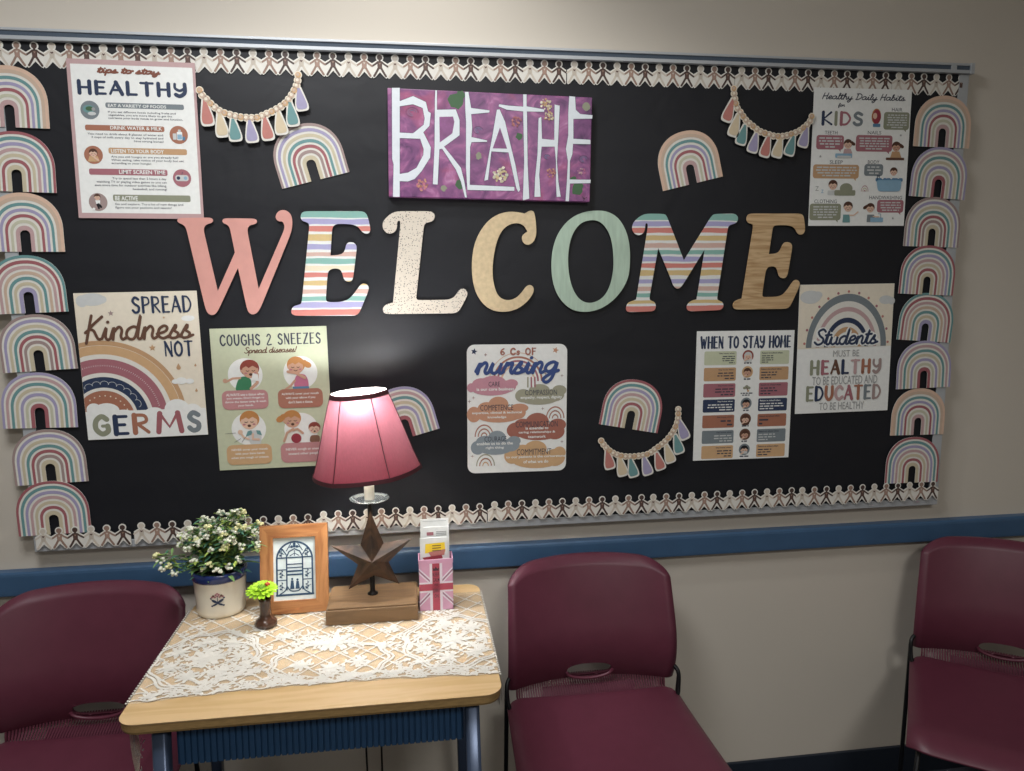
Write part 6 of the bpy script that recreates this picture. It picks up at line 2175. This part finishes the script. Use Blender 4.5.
def make_chair():
    """origin on the floor under the seat; the front is -Y"""
    t = thing('stacking_chair', 'x', 'chair')
    th = .0085
    # --- seat: shallow dish, waterfall front edge
    NX, NY = 28, 26
    hw0, hw1 = .228, .244          # half width at the back and at the front

    def seat(u, v):
        # v 0 back .. 1 front
        hw = hw0 + (hw1 - hw0) * v
        x = u * hw
        y = .200 - v * .430
        z = .448 - .012 * (1 - u * u) * math.sin(PI * min(1, v * 1.05)) + .006 * u * u
        z += .010 * (1 - v) ** 3
        if v > .82:
            z -= .030 * ((v - .82) / .18) ** 2
        # rounded plan corners
        e = max(0, abs(u) - .80) / .20
        y += e * e * (.030 if v > .5 else -.022) * (abs(v - .5) * 2) ** 4
        z -= .014 * e ** 3
        return Vector((x, y, z))
    mb = MB()

    def sheet(fn, nx, ny, key, thick, hole=None):
        P = [[fn(-1 + 2 * i / nx, j / ny) for j in range(ny + 1)] for i in range(nx + 1)]
        Nn = []
        for i in range(nx + 1):
            r_ = []
            for j in range(ny + 1):
                du = P[min(i + 1, nx)][j] - P[max(i - 1, 0)][j]
                dv = P[i][min(j + 1, ny)] - P[i][max(j - 1, 0)]
                r_.append(du.cross(dv).normalized())
            Nn.append(r_)
        return P, Nn

    def shell(fn, nx, ny, thick, flip):
        P, Nn = sheet(fn, nx, ny, None, thick)
        w = ny + 1
        s = -1 if flip else 1
        A = [p for r_ in P for p in r_]
        B = [P[i][j] + Nn[i][j] * thick * s for i in range(nx + 1) for j in range(ny + 1)]
        N = len(A)
        q = [[i * w + j, i * w + j + 1, (i + 1) * w + j + 1, (i + 1) * w + j] for i in range(nx) for j in range(ny)]
        fs = [f[::-1] for f in q] + [[N + k for k in f] for f in q]
        rim = [(i * w, (i + 1) * w) for i in range(nx)] + [(nx * w + j, nx * w + j + 1) for j in range(ny)] + [((i + 1) * w + ny, i * w + ny) for i in range(nx)] + [(j + 1, j) for j in range(ny)]
        fs += [[a, b_, N + b_, N + a] for a, b_ in rim]
        return A + B, fs

    vs, fs = shell(seat, NX, NY, th, False)
    bm = bmesh.new()
    bv = [bm.verts.new(v) for v in vs]
    for f in fs:
        try:
            bm.faces.new([bv[i] for i in f])
        except ValueError:
            pass
    bmesh.ops.recalc_face_normals(bm, faces=bm.faces)
    mb.frombm(bm, M_SHELL, True)
    seat_o = mb.build('seat', t)
    md = seat_o.modifiers.new('soft', 'BEVEL')
    md.width = .003
    md.segments = 2
    md.limit_method = 'ANGLE'

    # --- back: curved panel with a grip slot, rolled rim
    zb0, zt = .480, .800

    def outline_half(z):
        """half width of the back panel at height z"""
        k = (z - zb0) / (zt - zb0)
        hw = .216 + .004 * math.sin(PI * k) + .006 * (1 - k) ** 2
        return hw

    def back_y(x, z):
        k = (z - .48) / (zt - .48)
        lum = .045 * max(0, 1 - k / .46) ** 2      # below the small of the back the panel runs rearwards
        return .203 + lum + .078 * max(0, k) ** 1.5 - .050 * (abs(x) / .215) ** 2.2

    top_r = .075

    def top_z(x):
        a = abs(x)
        z = zt - .010 * (a / .21) ** 2
        if a > .218 - top_r:
            d = (a - (.218 - top_r)) / top_r
            z -= .050 * (1 - math.sqrt(max(0, 1 - d * d)))
        return z

    NXb, NZ = 96, 110
    slot = (0.0, .5055, .0600, .0190)
    bm = bmesh.new()
    grid = {}
    for i in range(NXb + 1):
        u = -1 + 2 * i / NXb
        u = math.sin(u * PI / 2) * .75 + u * .25
        for j in range(NZ + 1):
            v = j / NZ
            v = v * .45 + .55 * (1 - (1 - v) ** 2.2)
            z_un = zb0 + (zt - zb0) * v
            hw = outline_half(z_un)
            x = u * hw
            z = zb0 + (top_z(x) - zb0) * v
            grid[i, j] = (x, z)
    # pull grid points onto the slot's edge so that the hole is clean
    inside = set()
    for k, (x, z) in list(grid.items()):
        dx, dz = (x - slot[0]) / slot[2], (z - slot[1]) / slot[3]
        r_ = (abs(dx) ** 2.6 + abs(dz) ** 2.6) ** (1 / 2.6)
        if r_ < .80:
            inside.add(k)
        elif r_ < 1.22:
            f = 1.0 / max(r_, 1e-6)
            grid[k] = (slot[0] + (x - slot[0]) * f, slot[1] + (z - slot[1]) * f)
    fv, bvv = {}, {}
    for k, (x, z) in grid.items():
        if k in inside:
            continue
        y = back_y(x, z)
        d = min(outline_half(z) - abs(x), (top_z(x) - z) if z > .6 else 1)
        y += .017 * max(0, 1 - d / .024) ** 2      # the rim rolls backwards
        fv[k] = bm.verts.new((x, y, z))
        bvv[k] = bm.verts.new((x * .995, y + .0085, z))
    edges = {}
    for i in range(NXb):
        for j in range(NZ):
            c = [(i, j), (i + 1, j), (i + 1, j + 1), (i, j + 1)]
            if any(q in inside for q in c):
                continue
            bm.faces.new([fv[q] for q in c])
            bm.faces.new([bvv[q] for q in c[::-1]])
            for a, b_ in zip(c, c[1:] + c[:1]):
                e = (a, b_)
                if (b_, a) in edges:
                    del edges[b_, a]
                else:
                    edges[e] = 1
    for a, b_ in edges:
        bm.faces.new([fv[b_], fv[a], bvv[a], bvv[b_]])
    bmesh.ops.remove_doubles(bm, verts=bm.verts[:], dist=.00005)
    bmesh.ops.recalc_face_normals(bm, faces=bm.faces)
    mb = MB()
    mb.frombm(bm, M_SHELL, True)
    bk = mb.build('backrest', t)
    md = bk.modifiers.new('soft', 'BEVEL')
    md.width = .0028
    md.segments = 3
    md.limit_method = 'ANGLE'
    # lip along the lower edge of the grip slot
    mb = MB()
    mb.tube([(slot[2] * 1.02 * math.cos(R(a)), back_y(slot[2] * math.cos(R(a)), .51) - .003, slot[1] - .001 + slot[3] * 1.15 * math.sin(R(a))) for a in range(180, 361, 10)], .0042, M_SHELL, 8)
    mb.build('grip_lip', t)
    # --- slotted flexing band between seat and back
    mb = MB()
    nr = 62
    for i in range(nr):
        x = -.200 + .400 * (i + .5) / nr
        w = .0021
        p0 = (x, .196 + .004 - .0, .4640 + .010 * (abs(x) / .2) ** 2 - .006)
        yb = back_y(x, zb0)
        z1 = zb0 + .004
        vs = []
        for yy, zz, dd in ((.188, .4480, .010), (.203, .4560, .010), (yb - .003, zb0 - .010, .010), (yb + .001, z1, .009)):
            vs += [(x - w, yy, zz), (x + w, yy, zz), (x + w, yy + dd, zz + .004), (x - w, yy + dd, zz + .004)]
        fs = []
        for k in range(3):
            for j in range(4):
                fs.append([4 * k + j, 4 * k + (j + 1) % 4, 4 * k + 4 + (j + 1) % 4, 4 * k + 4 + j])
        mb.add(vs, fs, M_SHELL)
    # solid web behind the middle ribs
    vs = []
    for i in range(25):
        x = -.125 + .25 * i / 24
        vs += [(x, .226, .428), (x, .236, .444), (x, .246, .458)]
    mb.add(vs, [[3 * i + j, 3 * i + j + 1, 3 * i + j + 4, 3 * i + j + 3] for i in range(24) for j in range(2)], M_SHELL)
    mb.build('flex_ribs', t)
    # --- wire frame: one sled-like loop per side and cross wires
    for s in (-1, 1):
        mb = MB()
        pts = [(s * .206, -.180, .424), (s * .214, .02, .432), (s * .216, .150, .440), (s * .224, .172, .462), (s * .227, .180, .500), (s * .222, .190, .516), (s * .206, .205, .528)]
        mb.tube(catmull(pts, 5), .0055, M_WIRE, 8)
        mb.build('side_wire', t)
        for nm, pp in (('front_leg', [(s * .205, -.165, .424), (s * .214, -.190, .415), (s * .235, -.235, .012)]), ('rear_leg', [(s * .227, .180, .496), (s * .227, .186, .46), (s * .229, .226, .012)])):
            mb = MB()
            mb.tube(pp, .0058, M_WIRE, 8)
            leg = mb.build(nm if False else 'leg', t)
            f = MB()
            x, y, z = pp[-1]
            f.lathe([(.0001, 0), (.008, 0), (.008, .016), (.0001, .018)], M_WIRE, 10, c=(x, y, 0))
            f.build('foot', leg)
    for y, z in ((-.165, .431), (.10, .431)):
        mb = MB()
        mb.tube([(-.213, y, z), (.213, y, z)], .005, M_WIRE, 8)
        mb.build('cross_wire', t)
    return t


chair = make_chair()
chair.location = (1.3760, -.3720, 0)
chair.rotation_euler = (0, 0, R(0))
GC_ = 'burgundy plastic stacking chairs along the wall'
tag(chair, 'burgundy plastic chair right of the desk, whole backrest in view', 'chair', GC_)
for lb, x, y, r_ in (('burgundy plastic chair left of the desk, cut by the left edge of the photo', .1600, -.3720, 0), ('burgundy plastic chair turned towards the left at the right edge of the photo', 2.3950, -.4080, -35)):
    c = copy_tree(chair)
    c.location = (x, y, 0)
    c.rotation_euler = (0, 0, R(r_))
    c['label'] = lb

# ================================================================== light and camera
def area(name, loc, rot, sx, sy, w, col):
    l = bpy.data.lights.new(name, 'AREA')
    l.shape = 'RECTANGLE'
    l.size, l.size_y = sx, sy
    l.energy = w
    l.color = col
    o = bpy.data.objects.new(name, l)
    COL.objects.link(o)
    o.location = loc
    o.rotation_euler = rot
    return o


# recessed can close to the wall: the bright scallop over the board
l = bpy.data.lights.new('ceiling_downlight', 'SPOT')
l.energy = 25
l.color = (1.0, .98, .95)
l.spot_size = R(120)
l.spot_blend = .55
l.shadow_soft_size = .045
o = bpy.data.objects.new('ceiling_downlight', l)
COL.objects.link(o)
o.location = (.98, -.52, H - .02)
# ceiling panel further out in the room
area('ceiling_fill_light', (.45, -1.2, H - .03), (0, 0, 0), .6, .6, 26, (.97, .98, 1.0))
area('ceiling_fill_light', (1.5, -3.0, H - .03), (0, 0, 0), .6, .6, 36, (1.0, .98, .95))  # unseen panel added behind the camera as frontal fill for desk and chairs
# the lamp's bulb
l = bpy.data.lights.new('lamp_bulb_light', 'POINT')
l.energy = 5.0
l.color = (.96, .98, 1.0)
l.shadow_soft_size = .014
o = bpy.data.objects.new('lamp_bulb_light', l)
COL.objects.link(o)
o.location = (LX - .012, LY - .045, TZ + .490)

w = bpy.data.worlds.new('room_ambient')
w.use_nodes = True
w.node_tree.nodes['Background'].inputs[0].default_value = (.9, .95, 1, 1)
w.node_tree.nodes['Background'].inputs[1].default_value = .05
SC.world = w

cam = bpy.data.cameras.new('camera')
cam.sensor_fit = 'HORIZONTAL'
cam.sensor_width = 36.0
cam.lens = 723.6 / 1024 * 36
cam.clip_start = .02
co = bpy.data.objects.new('camera', cam)
COL.objects.link(co)
pan, tilt, roll = .1368, -.1362, -.0074
fw = Vector((math.sin(pan) * math.cos(tilt), math.cos(pan) * math.cos(tilt), math.sin(tilt)))
r0 = Vector((math.cos(pan), -math.sin(pan), 0))
u0 = r0.cross(fw)
rt = r0 * math.cos(roll) + u0 * math.sin(roll)
up = -r0 * math.sin(roll) + u0 * math.cos(roll)
co.matrix_world = Matrix(((rt.x, up.x, -fw.x, .9343), (rt.y, up.y, -fw.y, -1.8905), (rt.z, up.z, -fw.z, 1.5107), (0, 0, 0, 1)))
SC.camera = co
SC.view_settings.view_transform = 'Standard'
SC.view_settings.look = 'None'
SC.view_settings.exposure = 0.0
SC.view_settings.gamma = 1.0
SC.view_settings.use_curve_mapping = False
SC.cycles.use_denoising = True
